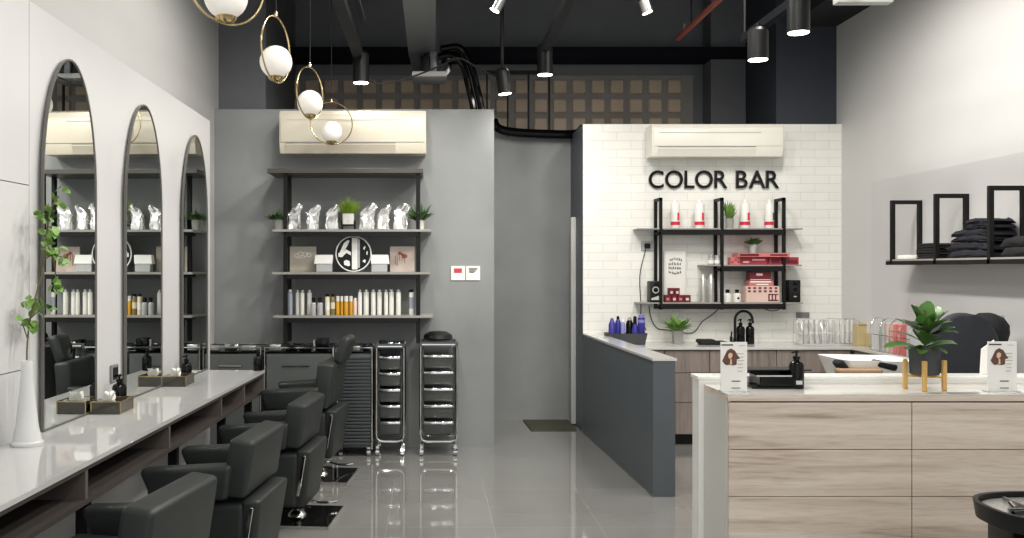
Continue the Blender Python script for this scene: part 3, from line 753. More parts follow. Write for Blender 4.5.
foil_bag('silver foil bag just right of the grass pot', 359.5, 374.5, Yb, TOP[2], .19, 4, .8)
foil_bag('fifth silver foil bag, second from the right on the top shelf', 377, 389, Yb, TOP[2], .18, 5, 1.)
foil_bag('rightmost silver foil bag, beside the bushy potted plant', 393.5, 408, Yb, TOP[2], .19, 6, .6)
def pot_plant(label, p, pot, foliage, name='potted_plant', potkey='pot_white', leafkey='leaf', square=False, stand=0):
    """pot=(r_bottom, r_top, h); foliage = list of (n, length, width, spread, up, bend, shape)"""
    t = thing(name, label, 'potted plant', p); r0, r1, h = pot
    if square:
        b = mb(potkey); b.rings([rr(0, 2 * r0, 2 * r0, .006, stand), rr(0, 2 * r1, 2 * r1, .006, stand + h), rr(0, 2 * r1 - .012, 2 * r1 - .012, .004, stand + h), rr(0, 2 * r1 - .012, 2 * r1 - .012, .004, stand + h - .015)]); b.build('pot', t)
    else:
        mb(potkey).lathe([(r0, stand), (r1, stand + h), (r1 - .006, stand + h), (r1 - .01, stand + h - .015)], seg=18).build('pot', t)
    mb('soil').lathe([(.001, stand + h - .014), (r1 * .9, stand + h - .013)], seg=14, cap=False).build('soil', t)
    b = mb(leafkey)
    for (n, ln, wd, spr, up, bend, shp) in foliage:
        for i in range(n):
            a = random.uniform(0, 2 * PI); q = random.uniform(0, 1) ** .5
            b.blade((r1 * .5 * q * math.cos(a), r1 * .5 * q * math.sin(a), stand + h - .015), (spr * q * math.cos(a), spr * q * math.sin(a), up), ln * random.uniform(.65, 1.05), wd * random.uniform(.7, 1.1), bend * random.uniform(.4, 1.3), random.uniform(-.6, .6), shp)
    b.build('foliage', t); return t
pot_plant('small potted plant on the left overhang of the top shelf', (X_(278, 7.25), 7.25, TOP[2]), (.028, .036, .085), [(70, .10, .03, 1.0, .8, .9, 'lance')], potkey='pot_grey', leafkey='leaf_dark')
t = pot_plant('grass in a white square pot on a low black stand, middle of the top shelf', (X_(348.5, 7.25), 7.25, TOP[2]), (.043, .043, .083), [(220, .16, .009, .75, 1, .35, 'grass'), (140, .13, .009, 1.0, .9, .6, 'grass')], name='grass_pot', leafkey='leaf_grass', square=True, stand=.045)
b = mb('black_metal')
for x in (-.05, .05):
    for y in (-.04, .04): b.box(x - .004, x + .004, y - .004, y + .004, 0, .075)
b.box(-.05, .05, -.044, -.036, .036, .044); b.box(-.05, .05, .036, .044, .036, .044); b.box(-.054, -.046, -.04, .04, .036, .044); b.box(.046, .054, -.04, .04, .036, .044); b.build('stand', t)
mb('light_grey').prism([(-.012, .045 + .015), (0, .045 + .062), (.012, .045 + .015)], 'y', -.0445, -.043).build('pot_mark', t)
pot_plant('bushy potted plant on the right overhang of the top shelf', (X_(420, 7.2), 7.2, TOP[2]), (.03, .036, .075), [(90, .13, .022, .9, .85, .7, 'lance'), (26, .17, .018, .5, 1, .3, 'lance')], leafkey='leaf_dark')

# second board: pictures, white folders, round emblem
def picture(label, px0, px1, py0, py1, Y, z, key):
    x0, x1 = X_(px0, Y), X_(px1, Y); h = (py1 - py0) * Y / F; w = x1 - x0
    t = thing('picture_board', label, 'picture', ((x0 + x1) / 2, Y, z))
    mb(key).box(-w / 2, w / 2, -.006, .006, 0, h, .001, 1).build('board', t); return t, w, h
t, w, h = picture('beige picture board with faint pale flowers beside the left shelf post', 290, 316.5, 246, 271.5, 7.30, TOP[1], 'beige')
b = mb('paper')
for (u, v, r) in ((-.05, .13, .018), (-.02, .145, .02), (.015, .14, .022), (.045, .135, .018), (0, .12, .014), (-.035, .118, .013)):
    b.tube([(u + r * math.cos(a * PI / 6), -.0065, v + r * .8 * math.sin(a * PI / 6)) for a in range(12)], .0025, 5, closed=True)
b.build('drawing', t)
t, w, h = picture('pale pink picture board with terracotta brush shapes beside the right shelf post', 390, 414.5, 246, 271.5, 7.30, TOP[1], 'pink_beige')
b = mb('terracotta')
for (u, v, r, l) in ((-.02, .15, .016, .06), (.02, .125, .022, .05), (.0, .14, .012, .05)):
    b.lathe([(.001, 0), (r, 0), (r, .004), (.001, .004)], (0, 0, 0), 14) if False else b.prism([(u + r * math.cos(a * PI / 8), v + r * .8 * math.sin(a * PI / 8)) for a in range(16)], 'y', -.0085, -.0055)
    b.box(u - .003, u + .003, -.0085, -.0055, v - l, v)
b.use('kraft')
for u, v0, v1 in ((-.055, .06, .13), (-.04, .05, .145)): b.box(u - .003, u + .003, -.0085, -.0055, v0, v1)
b.build('drawing', t)
def folder_box(label, px, s):
    t = thing('gift_box', label, 'box', (X_(px, 7.22), 7.22, TOP[1]))
    mb('jar_grey').box(-.062, .062, -.03, .03, 0, .066, .003, 1).build('base', t)
    b = mb('white_gloss'); b.hexa([(-.072 + s * .008, -.036, .062), (.072 + s * .008, -.036, .062), (.072 + s * .008, .034, .062), (-.072 + s * .008, .034, .062), (-.07, -.03, .135), (.07, -.03, .135), (.07, .03, .135), (-.07, .03, .135)], .004, 1); b.build('lid', t)
folder_box('white lidded box left of the round emblem', 324.5, -1)
folder_box('white lidded box right of the round emblem', 379.5, 1)
# round emblem plaque
t = thing('round_emblem', 'round black and white emblem plaque with bright rim on the shelf', 'sign', (X_(353.5, 7.2), 7.2, TOP[1]))
R_ = .137
b = mb('white_gloss'); b.tube([(R_ * math.cos(2 * PI * i / 48), 0, .142 + R_ * math.sin(2 * PI * i / 48)) for i in range(48)], .0055, 8, closed=True); b.build('rim', t)
mb('black_satin').prism([(.134 * math.cos(2 * PI * i / 48), .142 + .134 * math.sin(2 * PI * i / 48)) for i in range(48)], 'y', -.002, .006).build('disc', t)
b = mb('white_gloss')
b.prism([(-.012, .02), (.032, .02), (.032, .265), (-.012, .268)], 'y', -.006, -.0025)
b.use('jar_grey').prism([(.034, .03), (.05, .035), (.05, .255), (.034, .262)], 'y', -.006, -.0025)
b.use('white_gloss')
b.prism([(-.085, .15), (-.05, .20), (-.03, .245), (-.045, .25), (-.075, .225), (-.105, .16), (-.108, .12)], 'y', -.006, -.0025)
b.prism([(-.085, .15), (-.06, .18), (-.02, .155), (-.02, .13), (-.055, .15), (-.09, .115), (-.118, .12), (-.118, .15)], 'y', -.0055, -.0025)
b.prism([(-.072, .055), (-.04, .045), (-.026, .05), (-.03, .085), (-.055, .095), (-.075, .085)], 'y', -.006, -.0025)
for pts in ([(.075, .185), (.088, .205), (.095, .195), (.085, .17)], [(.1, .14), (.104, .165), (.112, .16), (.108, .13)], [(.07, .085), (.085, .1), (.098, .09), (.09, .07)]):
    b.prism(pts, 'y', -.006, -.0025)
b.build('mark', t)
# third board: bottles
def bottle(label, px0, px1, pytop, Y, zb, key, capkey=None, cap=.14, shoulder=.03, group='hair product bottles on the lowest shelf board', name='product_bottle', neck=.62, band=None):
    r = (px1 - px0) * Y / F / 2; h = Z_(pytop, Y) - zb
    t = thing(name, label, 'bottle', (X_((px0 + px1) / 2, Y), Y, zb), 0, group)
    hb = h * (1 - cap)
    mb(key).lathe([(r * .94, 0), (r, .004), (r, hb - shoulder * h), (r * .9, hb - shoulder * h * .4), (r * neck, hb)], seg=16).build('body', t)
    mb(capkey or key).lathe([(r * neck * 1.1, hb), (r * neck * 1.1, h - .002), (r * neck * .9, h)], seg=14).build('cap', t)
    if band:
        bk, a, c2 = band
        mb(bk).lathe([(r * 1.01, h * a), (r * 1.01, h * c2)], seg=16, cap=False).build('label_band', t)
    return t
Y = 7.2; zb = TOP[0]
bottle('leftmost white tall bottle, beside the left shelf post', 288, 292.5, 289.5, Y, zb, 'bottle_greyblue', 'bottle_white', .1)
bottle('second tall white bottle from the left post', 295.6, 300, 290, Y + .03, zb, 'bottle_white', 'silver', .1)
bottle('third tall white bottle from the left post', 300.2, 304.4, 290, Y, zb, 'bottle_white', 'silver', .1)
bottle('tall white bottle just left of the black capped grey jars', 307, 312, 290, Y + .04, zb, 'bottle_white', 'silver', .1)
bottle('left grey jar with a black cap among the bottles', 310.8, 316, 297.5, Y - .04, zb, 'jar_grey', 'black_gloss', .28, .1, name='product_jar')
bottle('right grey jar with a black cap among the bottles', 317, 322.8, 297.5, Y - .04, zb, 'jar_grey', 'black_gloss', .28, .1, name='product_jar')
bottle('cream bottle with a black cap', 325, 329.8, 294, Y, zb, 'bottle_cream', 'black_gloss', .12, neck=.75, band=('white_matte', .25, .6))
bottle('olive bottle with a black cap', 330.6, 335, 294, Y, zb, 'bottle_olive', 'black_gloss', .12, neck=.75, band=('bottle_cream', .3, .6))
for i, (a, c2) in enumerate(((335.8, 339.6), (340.4, 343.2), (344, 348.4), (349.2, 352.8))):
    bottle(['leftmost amber bottle, next to the olive one', 'slimmest amber bottle, second of four', 'widest amber bottle, third of four', 'rightmost amber bottle, next to the pink one'][i], a, c2, 296, Y, zb, 'bottle_amber', 'bottle_white', .28, .03, neck=.85)
bottle('short pale pink bottle right of the amber ones', 353.2, 357, 298, Y, zb, 'bottle_pink', 'white_matte', .14, neck=.7)
for i, (a, c2) in enumerate(((357.8, 362), (363.4, 369), (371, 375.6), (376.8, 382), (384, 388), (388.8, 394), (396, 401))):
    bottle(['first white bottle right of the pink one, slim', 'wide white bottle, second right of the pink one', 'third white bottle right of the pink one', 'fourth white bottle right of the pink one', 'slim white bottle, fifth right of the pink one', 'sixth white bottle right of the pink one', 'last white bottle of the row, before the gap'][i], a, c2, 289.5, Y + (.02 if i % 2 else 0), zb, 'bottle_white', 'silver', .09)
bottle('white bottle with a black dome cap alone beside the right shelf post', 409, 413.4, 289.5, Y, zb, 'bottle_white', 'black_gloss', .1, neck=.9, band=('bottle_greyblue', .25, .7))
# notices on the grey wall
def notice(label, px0, px1, key):
    x0, x1 = X_(px0, YG), X_(px1, YG); z0, z1 = Z_(280.3, YG), Z_(266.2, YG); w = x1 - x0; h = z1 - z0
    t = thing('wall_notice', label, 'notice', ((x0 + x1) / 2, YG, z0))
    mb('paper').box(-w / 2, w / 2, -.01, 0, 0, h, .002, 1).build('plate', t)
    b = mb(key)
    if key == 'ink_red': b.box(-.034, .032, -.0112, -.0095, h * .52, h * .85)
    else:
        for k, (a, c2) in enumerate(((-.034, .036), (-.032, .03), (-.034, .02), (-.03, .008))): b.box(a, c2, -.0112, -.0095, h * (.80 - .09 * k), h * (.86 - .09 * k))
    b.build('print', t)
notice('white wall plate with a red printed block', 451, 465, 'ink_red')
notice('white wall plate with black print, right of the red printed one', 466, 480, 'ink')
# door mat
tag(mb('mat_olive').hexa([(.88, 8.24, 0.001), (1.29, 8.24, 0.001), (1.29, 8.80, 0.001), (.86, 8.80, 0.001), (.88, 8.24, .010), (1.29, 8.24, .010), (1.29, 8.80, .010), (.86, 8.80, .010)]).build('door_mat'), 'olive brown mat on the floor in front of the recess', 'mat')
# ------------------------------------------------------------------ COLOR BAR letters
t = thing('wall_sign', 'black COLOR BAR letters on the white tiled wall', 'sign', (X_(649, 8.1), YT, Z_(188, 8.1)))
W = X_(779.5, 8.1) - X_(649, 8.1); H = Z_(170.5, 8.1) - Z_(188, 8.1)
glyphs = []; x = 0
for ch in 'COLOR BAR':
    if ch == ' ': x += .30; continue
    cu = bpy.data.curves.new('letter', 'FONT'); cu.body = ch; cu.size = 1; cu.extrude = .04; cu.offset = .008; cu.resolution_u = 6
    o = bpy.data.objects.new('letter', cu); C.objects.link(o)
    bpy.context.view_layer.update()
    me = bpy.data.meshes.new_from_object(o.evaluated_get(bpy.context.evaluated_depsgraph_get()))
    C.objects.unlink(o); bpy.data.objects.remove(o)
    xs = [v.co.x for v in me.vertices]; w = max(xs) - min(xs)
    glyphs.append((me, x - min(xs))); x += w + (.065 if ch not in 'LA' else .03)
tot = x - .065; ysall = [v.co.y for v in glyphs[5][0].vertices]; yb0, yh = min(ysall), max(ysall) - min(ysall)
for me, off in glyphs:
    for v in me.vertices:
        v.co = Vector(((v.co.x + off) * W / tot, -.004 - (v.co.z + .04) * .28, (v.co.y - yb0) * H / yh))
    me.materials.clear(); me.materials.append(M['black_gloss'])
    bmx = bmesh.new(); bmx.from_mesh(me); bmesh.ops.recalc_face_normals(bmx, faces=bmx.faces); bmx.to_mesh(me); bmx.free()
    o = bpy.data.objects.new('letter', me); C.objects.link(o); o.parent = t

# ------------------------------------------------------------------ black framed shelf on the tiled wall
YF, YK = 7.92, 8.125
oy = YF
t = thing('wall_shelf', 'black framed open shelf with two bays under the COLOR BAR letters', 'shelf', (0, oy, 0))
zt = 2.065; z3 = 1.15; pw = .026
for px in (661, 722.3, 784.3):
    x = X_(px, YF)
    b = mb('black_metal')
    for yy in (YF, YK - pw): b.box(x - pw / 2, x + pw / 2, yy - oy, yy + pw - oy, z3 - .05, zt)
    b.box(x - pw / 2, x + pw / 2, 0, YK - oy, zt - pw, zt)
    for z in (1.79 - .045, z3 - .045) + ((1.475 - .045,) if px > 700 else ()): b.box(x - pw / 2, x + pw / 2, 0, YK - oy, z, z + pw)
    b.build('frame', t)
CZ = (z3, 1.475, 1.79)
for z, a, c2, bx0, bx1 in ((CZ[0], 639, 803, 661, 784), (CZ[1], 704, 802, 722, 784), (CZ[2], 638, 803, 661, 784)):
    mb('shelf_board').box(X_(a, YF), X_(c2, YF), .0, YK - oy, z, z + .012, .001, 1).build('board', t)
    mb('black_metal').box(X_(bx0, YF), X_(bx1, YF), -.002, pw - .002, z - .045, z - .001).build('front_bar', t)
CT = [z + .0125 for z in CZ]
YM = 8.0
# top board
for i, (a, c2) in enumerate(((671.5, 679), (695.5, 703.5), (741, 749), (765.5, 773))):
    lab = ['leftmost white bottle with red label blocks, beside the left shelf frame', 'white bottle with red label blocks left of the upright potted plant', 'white bottle with red label blocks right of the upright potted plant', 'rightmost white bottle with a red label band, beside the right shelf frame'][i]
    r = (c2 - a) * YM / F / 2 * 1.22; h = .255
    t = thing('color_bottle', lab, 'bottle', (X_((a + c2) / 2, YM), YM, CT[2]), 0, 'white bottles with red labels')
    mb('bottle_white').lathe([(r * .95, 0), (r, .004), (r * .97, h * .82), (r * .8, h * .87), (r * .42, h * .89)], seg=18).build('body', t)
    mb('white_matte').lathe([(r * .45, h * .89), (r * .42, h * .95), (r * .18, h)], seg=12).build('cap', t)
    mb('bottle_red').lathe([(r * 1.02, .028), (r * 1.02, .058)], seg=18, cap=False).build('label_band', t)
    b = mb('bottle_red' if i < 3 else 'ink')
    b.box(r * .2, r * .62, -r * 1.03, -r * .7, .07, .135) if i < 3 else b.box(r * .45, r * .72, -r * .93, -r * .6, .07, .135)
    b.build('label_block', t)
pot_plant('upright potted plant between the white bottles on the top board', (X_(729.5, YM), YM, CT[2]), (.03, .037, .085), [(40, .17, .02, .3, 1, .15, 'lance'), (30, .12, .018, .6, 1, .4, 'lance')], potkey='pot_grey')
# middle board
pot_plant('small leafy plant in a glass pot standing above the red cartons', (X_(753, YM), YM, CT[1] + .1016), (.026, .036, .075), [(80, .085, .036, 1, .9, .6, 'round')], potkey='jar_grey', leafkey='leaf_dark')
def carton(label, px0, px1, py0, py1, Y, key, d=.09, name='carton', group=None, z=None, art=None, cat='box'):
    x0, x1 = X_(px0, Y), X_(px1, Y); zb = Z_(py1, Y) if z is None else z; h = (py1 - py0) * Y / F; w = x1 - x0
    t = thing(name, label, cat, ((x0 + x1) / 2, Y, zb), 0, group)
    mb(key).box(-w / 2, w / 2, -d / 2, d / 2, 0, h, .002, 1).build('carton_body', t)
    if art: 
        b = mb(art[0])
        for u0, u1, v0, v1 in art[1]: b.box(-w / 2 + u0 * w, -w / 2 + u1 * w, -d / 2 - .0012, -d / 2, v0 * h, v1 * h)
        b.build('print', t)
    return t
blk = [(.08, .3, .2, .45), (.42, .62, .5, .8), (.7, .92, .2, .5)]
carton('left red carton in the lower row on the middle board', 729, 739, 258.5, 266, YM, 'coral', .08, z=CT[1], art=('crimson', blk))
carton('middle red carton in the lower row on the middle board', 739.5, 766, 258.5, 266, YM, 'crimson', .08, z=CT[1], art=('bottle_pink', [(.08, .3, .25, .45), (.42, .9, .55, .75)]))
carton('right red carton in the lower row on the middle board', 767, 797, 258.5, 266, YM, 'crimson', .08, z=CT[1], art=('maroon', [(.1, .35, .2, .8), (.5, .95, .15, .6)]))
h1 = 7.5 * YM / F
carton('long flat red carton lying on the lower red cartons', 735, 786, 254.5, 258.5, YM, 'coral', .17, z=CT[1] + h1 + .0005, art=('maroon', [(.03, .4, .2, .8), (.62, .95, .3, .7)]))
for i, px in enumerate((711, 717.5)):
    t = thing('glass_jar', ['left small glass jar with a white label on the middle board', 'right small glass jar with a white label on the middle board'][i], 'jar', (X_(px, YM), YM, CT[1]), 0, 'small glass jars')
    mb('jar_grey').lathe([(.024, 0), (.026, .004), (.026, .05), (.022, .06)], seg=16).build('body', t)
    mb('silver').lathe([(.024, .06), (.024, .082), (.02, .084)], seg=16).build('lid', t)
    mb('paper').lathe([(.0265, .01), (.0265, .04)], seg=16, cap=False).build('label_band', t)
# lowest board
def speaker(label, px0, px1, py0, yaw, grey):
    x0, x1 = X_(px0, YM), X_(px1, YM); h = Z_(py0, YM) - CT[0]; w = x1 - x0
    t = thing('loudspeaker', label, 'speaker', ((x0 + x1) / 2, YM + .01, CT[0]), yaw)
    mb('black_satin').box(-w / 2, w / 2, -.07, .07, 0, h, .008, 2).build('cabinet', t)
    b = mb('black_matte' if not grey else 'silver'); b.T = Matrix.Translation((0, -.071, 0)); b.prism([(.030 * math.cos(a * PI / 10), h * .58 + .030 * math.sin(a * PI / 10)) for a in range(20)], 'y', -.004, .002); b.use('black_gloss').prism([(.02 * math.cos(a * PI / 10), h * .58 + .02 * math.sin(a * PI / 10)) for a in range(20)], 'y', -.006, -.001); b.build('woofer', t)
    mb('black_gloss').prism([(.014 * math.cos(a * PI / 8), h * .84 + .014 * math.sin(a * PI / 8)) for a in range(16)], 'y', -.075, -.069).build('tweeter', t)
    if grey: mb('light_grey').prism([(-w * .42, .02), (w * .42, .02), (w * .42, .06), (-w * .42, .035)], 'y', -.0715, -.0695).build('base_stripe', t)
    else: mb('silver').box(-.01, .015, -.0715, -.0695, .045, .055).build('badge', t)
speaker('left loudspeaker with a pale base stripe, at the left end of the lowest board', 649, 659, 281, 0, True)
speaker('all black loudspeaker at the right end of the lowest board', 786.5, 798, 280, 0, False)
x0, x1 = X_(664.5, YM + .08), X_(686, YM + .08)
t = thing('poster_board', 'pale grey poster with four curved lines of black handwriting', 'poster', ((x0 + x1) / 2, YM + .095, CT[0])); w = x1 - x0; h = Z_(251, YM + .08) - CT[0]
mb('white_matte').box(-w / 2, w / 2, -.003, .003, 0, h, .001, 1).build('board', t)
b = mb('black_matte'); rnd = random.Random(3)
for k in range(4):
    u = -.055 + (.01 if k == 0 else 0)
    while u < .052:
        sw = rnd.uniform(.006, .011); v = h * .80 - k * .036 + (.012 - abs(u) * .28 if k == 0 else 0) - (.012 - abs(u) * .28 if k == 3 else 0)
        b.box(u, u + .006, -.0045, -.0028, v, v + rnd.uniform(.016, .026))
        if rnd.random() < .6: b.box(u, u + sw, -.0045, -.0028, v + .008, v + .014)
        if rnd.random() < .4: b.box(u + sw - .003, u + sw, -.0045, -.0028, v, v + .012)
        u += sw + rnd.uniform(.004, .007)
b.build('handwriting', t)
h0 = .062
for i, (a, c2) in enumerate(((664, 670.5), (671, 676.5), (677, 683), (683.5, 690))):
    carton(['first small maroon box from the left in the bottom row', 'second small maroon box from the left in the bottom row', 'third small maroon box from the left in the bottom row', 'rightmost small maroon box in the bottom row'][i], a, c2, 0, h0 * F / YM, YM, 'maroon', .05, z=CT[0], group='small maroon boxes', art=('bottle_pink' if i % 2 else 'coral', [(.25, .7, .25, .6)]))
for i, (a, c2) in enumerate(((668, 673.5), (674, 679))):
    carton(['left small maroon box stacked on the bottom row', 'right small maroon box stacked on the bottom row'][i], a, c2, 0, .06 * F / YM, YM, 'maroon', .05, z=CT[0] + h0 + .0005, group='small maroon boxes', art=('bottle_pink', [(.3, .75, .2, .55)]))
for i, (a, c2) in enumerate(((700, 706), (708, 714))):
    r = (c2 - a) * YM / F / 2
    t = thing('spray_can', ['left tall silver can beside the shelf divider', 'right tall silver can beside the shelf divider'][i], 'can', (X_((a + c2) / 2, YM), YM, CT[0]), 0, 'tall silver cans')
    mb('silver').lathe([(r * .95, 0), (r, .006), (r, .205), (r * .8, .215)], seg=18).build('body', t); mb('white_matte').lathe([(r * .5, .215), (r * .45, .24), (r * .2, .245)], seg=12).build('cap', t)
for i, px in enumerate((727.5, 737)):
    t = thing('cream_jar', ['left white jar with a black cap on the lowest board', 'right white jar with a black cap and dark dot'][i], 'jar', (X_(px, YM), YM, CT[0]), 0, 'white jars with black caps')
    mb('white_matte').lathe([(.033, 0), (.035, .005), (.035, .065), (.015, .08)], seg=16).build('body', t); mb('black_gloss').lathe([(.017, .08), (.017, .108), (.014, .11)], seg=12).build('cap', t)
    if i: mb('black_gloss').prism([(.010 * math.cos(a * PI / 6), .035 + .010 * math.sin(a * PI / 6)) for a in range(12)], 'y', -.037, -.034).build('dot', t)
sp = []
for k in range(6):
    for j in range(2): sp.append((.05 + .16 * k, .13 + .16 * k, .62 + .2 * j, .74 + .2 * j))
sp += [(.66, .96, .08, .16), (.66, .70, .08, .5), (.76, .8, .08, .5), (.86, .9, .08, .5), (.66, .96, .45, .52)]
hA = Z_(286, YM) - CT[0]
carton('pale pink patterned carton at the bottom of the stack', 744, 777, 0, hA * F / YM, YM, 'pattern_pink', .12, z=CT[0], art=('maroon', sp))
hB = .045
carton('flat pale red carton in the middle of the stack', 747, 771, 0, hB * F / YM, YM, 'coral', .11, z=CT[0] + hA + .0005, art=('paper', [(.05, .9, .7, .95), (.3, .8, .2, .4)]))
carton('dark red carton with pale print on top of the stack', 748, 769, 0, .082 * F / YM, YM, 'maroon', .1, z=CT[0] + hA + hB + .001, art=('bottle_pink', [(.3, .6, .55, .8), (.02, .98, .08, .16)]))
# socket and cables
t = thing('wall_socket', 'pale double socket left of the black shelf frame', 'socket', (X_(648, YT), YT, Z_(246, YT)))
mb('jar_grey').box(-.062, .062, -.014, 0, -.042, .042, .003, 1).build('plate', t); mb('black_satin').box(-.035, .015, -.03, -.012, -.022, .022, .003, 1).build('plug', t)
t = thing('wall_socket', 'dark grey socket above the clear bottle rack', 'socket', (X_(802.5, YT), YT, Z_(316, YT)))
mb('socket_grey').box(-.058, .058, -.012, 0, -.034, .034, .003, 1).build('plate', t)
def cable(label, pts, r=.004): return tag(mb('black_matte').tube(arc_pts(pts, 24), r, 6).build('cable'), label, 'cable')
cable('black cable falling from the pale socket to the counter', [at(646, 248, YT - .03), at(640, 275, YT - .01), at(641, 305, YT - .01), at(641, 318, YT - .01), at(646, 330, YT - .01)])
cable('black cable looping under the shelf past the small green plant', [at(649, 306, YT - .01), at(651, 318, YT - .01), at(657, 328, YT - .01), at(668, 330, YT - .01), at(692, 333, YT - .01), at(702, 322, YT - .01), at(712, 315, YT - .01), at(720, 308, YT - .01)])
cable('short black cable dangling below the right end of the shelf', [at(765, 309, YT - .01), at(771, 311, YT - .01), at(778, 310, YT - .01), at(782, 307, YT - .01)])

# ------------------------------------------------------------------ back counter with L-shaped return
ZW = .81
t = thing('back_counter', 'low counter with grey brown fronts along the tiled wall and right wall', 'counter', (0, 0, 0))
mb('worktop_grey').box(1.548, XR - .014, 7.53, YT - .001, ZW - .022, ZW, .002, 1).build('worktop', t)
mb('wood_back').box(1.56, 3.43, 7.57, YT - .002, .09, ZW - .022).build('carcass', t)
mb('black_satin').box(1.56, 3.43, 7.62, 7.7, 0.0, .09).build('toe_kick', t)
xe = [1.56, X_(686, 7.55), X_(707.5, 7.55), X_(773.5, 7.55), X_(840, 7.55)]
xs = [1.56, 2.09, 2.79, 3.43]
for a, c2 in ((1.56, 1.90), (1.90, 2.27), (2.27, 2.82), (2.82, 3.43)):
    mb('wood_back').box(a + .003, c2 - .003, 7.55, 7.57, .60, ZW - .03, .0015, 1).build('drawer', t)
    mb('wood_back').box(a + .003, c2 - .003, 7.55, 7.57, .355, .594, .0015, 1).build('drawer', t)
    mb('wood_back').box(a + .003, c2 - .003, 7.55, 7.57, .095, .349, .0015, 1).build('drawer', t)
t = thing('side_counter', 'narrow counter ledge running along the right wall behind the plant', 'counter', (0, 0, 0))
mb('worktop_grey').box(3.425, XR - .014, 4.9, 7.528, ZW - .022, ZW, .002, 1).build('worktop', t)
mb('wood_back').box(3.46, XR - .014, 4.92, 7.528, .09, ZW - .022).build('carcass', t)
for k in range(4): mb('wood_back').box(3.445, 3.46, 4.92 + k * .65 + .003, 4.92 + (k + 1) * .65 - .003, .1, ZW - .03, .0015, 1).build('door', t)
mb('black_satin').box(3.5, XR - .014, 4.92, 7.528, 0, .09).build('toe_kick', t)
# things on the back counter
zc = ZW + .0005
t = thing('bottle_tray', 'dark grey tray box holding the blue bottles', 'tray', (1.59, 7.84, zc))
b = mb('pot_dark'); b.rings([rr(0, .30, .16, .01, 0, .05), rr(0, .34, .19, .01, .095, .05), rr(0, .325, .175, .01, .095, .05), rr(0, .29, .15, .01, .01, .05)]); b.build('tray', t)
for i, (px, top, key, r, capk, lab) in enumerate(((612, 318, 'bottle_blue', 0.0293, 'bottle_blue', 'leftmost dark blue bottle near the low partition'), (618, 316, 'bottle_blue', 0.0244, 'black_gloss', 'dark blue bottle with a black cap, second from the left'), (623, 319, 'bottle_lilac', 0.0207, 'bottle_white', 'slim lilac bottle beside the dark blue ones'), (629.5, 317, 'black_gloss', 0.0317, 'pot_grey', 'black bottle with a grey cap behind the low partition'), (635, 316, 'bottle_blue', 0.0293, 'black_gloss', 'dark blue spray bottle with pointed top'))):
    Y = 7.80 + .05 * (i % 2); z = zc + .0105 if px > 600 else zc
    cap = .5 if 'pointed' in lab else .2
    h = Z_(top, Y) - z
    t = thing('dye_bottle', lab, 'bottle', (X_(px, Y), Y, z), 0, 'dark hair product bottles in the tray')
    mb(key).lathe([(r * .95, 0), (r, .006), (r, h * (.95 - cap)), (r * .55, h * (1 - cap * .6))], seg=16).build('body', t)
    mb(capk).lathe([(r * .55, h * (1 - cap * .6)), (r * .5, h * .95), (r * .25, h)], seg=12).build('cap', t)
bottle('tall dark blue bottle with a white cap, rightmost in the tray', 637.5, 645, 314.5, 7.80, zc + .0105, 'bottle_blue', 'bottle_lilac', .1, group=None, name='dye_bottle', band=('bottle_lilac', .72, .82))
pot_plant('small green fern in a pale square pot on the back counter', (X_(677.5, 7.85), 7.85, zc), (.036, .042, .115), [(110, .17, .022, .85, .9, .9, 'lance')], square=True, potkey='pot_grey', name='potted_fern')
b = mb('black_cloth'); b.box(-.11, .12, -.07, .07, 0, .03, .014, 3); b.box(-.13, .02, -.06, .05, .012, .045, .016, 3)
tag(b.build('folded_towel', loc=(X_(712, 7.8), 7.8, zc)), 'black folded towel lying left of the black tap', 'towel')
# black tap
t = thing('tap', 'black gooseneck tap on the back counter', 'tap', (X_(735, 7.97), 7.97, zc))
mb('black_satin').lathe([(.028, 0), (.028, .012), (.016, .016), (.016, .04)], seg=14).build('base', t)
mb('black_satin').tube([(0, 0, .03), (0, 0, .20)] + [(.075 - .075 * math.cos(a), 0, .20 + .075 * math.sin(a)) for a in [PI * k / 12 for k in range(1, 12)]] + [(.152, -.0, .185), (.156, 0, .17)], .0115, 10).build('spout', t)
mb('black_satin').cyl((-.04, -.02, 0), (-.04, -.02, .055), .012, seg=10).cyl((-.04, -.02, .05), (-.045, -.05, .10), .007, seg=8).build('lever', t)
pump_bottle('left black pump bottle under the black tap', (X_(740.5, 7.84), 7.84, zc), .036, .215)
pump_bottle('right black pump bottle under the black tap', (X_(750, 7.84), 7.84, zc), .036, .215)
# rack of clear bottles
Y = 7.80
x0, x1 = X_(796, Y), X_(856, Y)
t = thing('wire_rack', 'clear wire rack holding the row of foil sachets', 'rack', ((x0 + x1) / 2, Y, zc)); w = (x1 - x0) / 2
b = mb('chrome')
for z in (.006, .10, .215):
    b.tube([(-w, -.06, z), (w, -.06, z), (w, .06, z), (-w, .06, z)], .003, 6, closed=True)
n = 12
for k in range(n + 1):
    x = -w + 2 * w * k / n
    for yy in (-.06, .06): b.cyl((x, yy, .003), (x, yy, .215), .002, seg=5)
b.build('wires', t)
for k in range(6):
    x = x0 + (k + .5) * (x1 - x0) * .60 / 6
    b = mb('foil'); wd = (x1 - x0) * .60 / 6 * .46; rs = []
    rnd = random.Random(20 + k)
    for v, a, d_ in ((0, .8, .03), (.25, 1, .032), (.6, .95, .026), (.85, .9, .012), (1, .92, .004)):
        rs.append([(p[0] + rnd.gauss(0, .002), p[1] + rnd.gauss(0, .002), p[2]) for p in rr(0, 2 * wd * a, 2 * d_, min(d_, wd) * .5, .205 * v)])
    b.rings(rs); o = b.build('foil_sachet', loc=(x, Y, zc + .0105), smooth=30); tag(o, 'silver foil sachet standing in the clear wire rack', 'sachet', 'foil sachets in the wire rack')
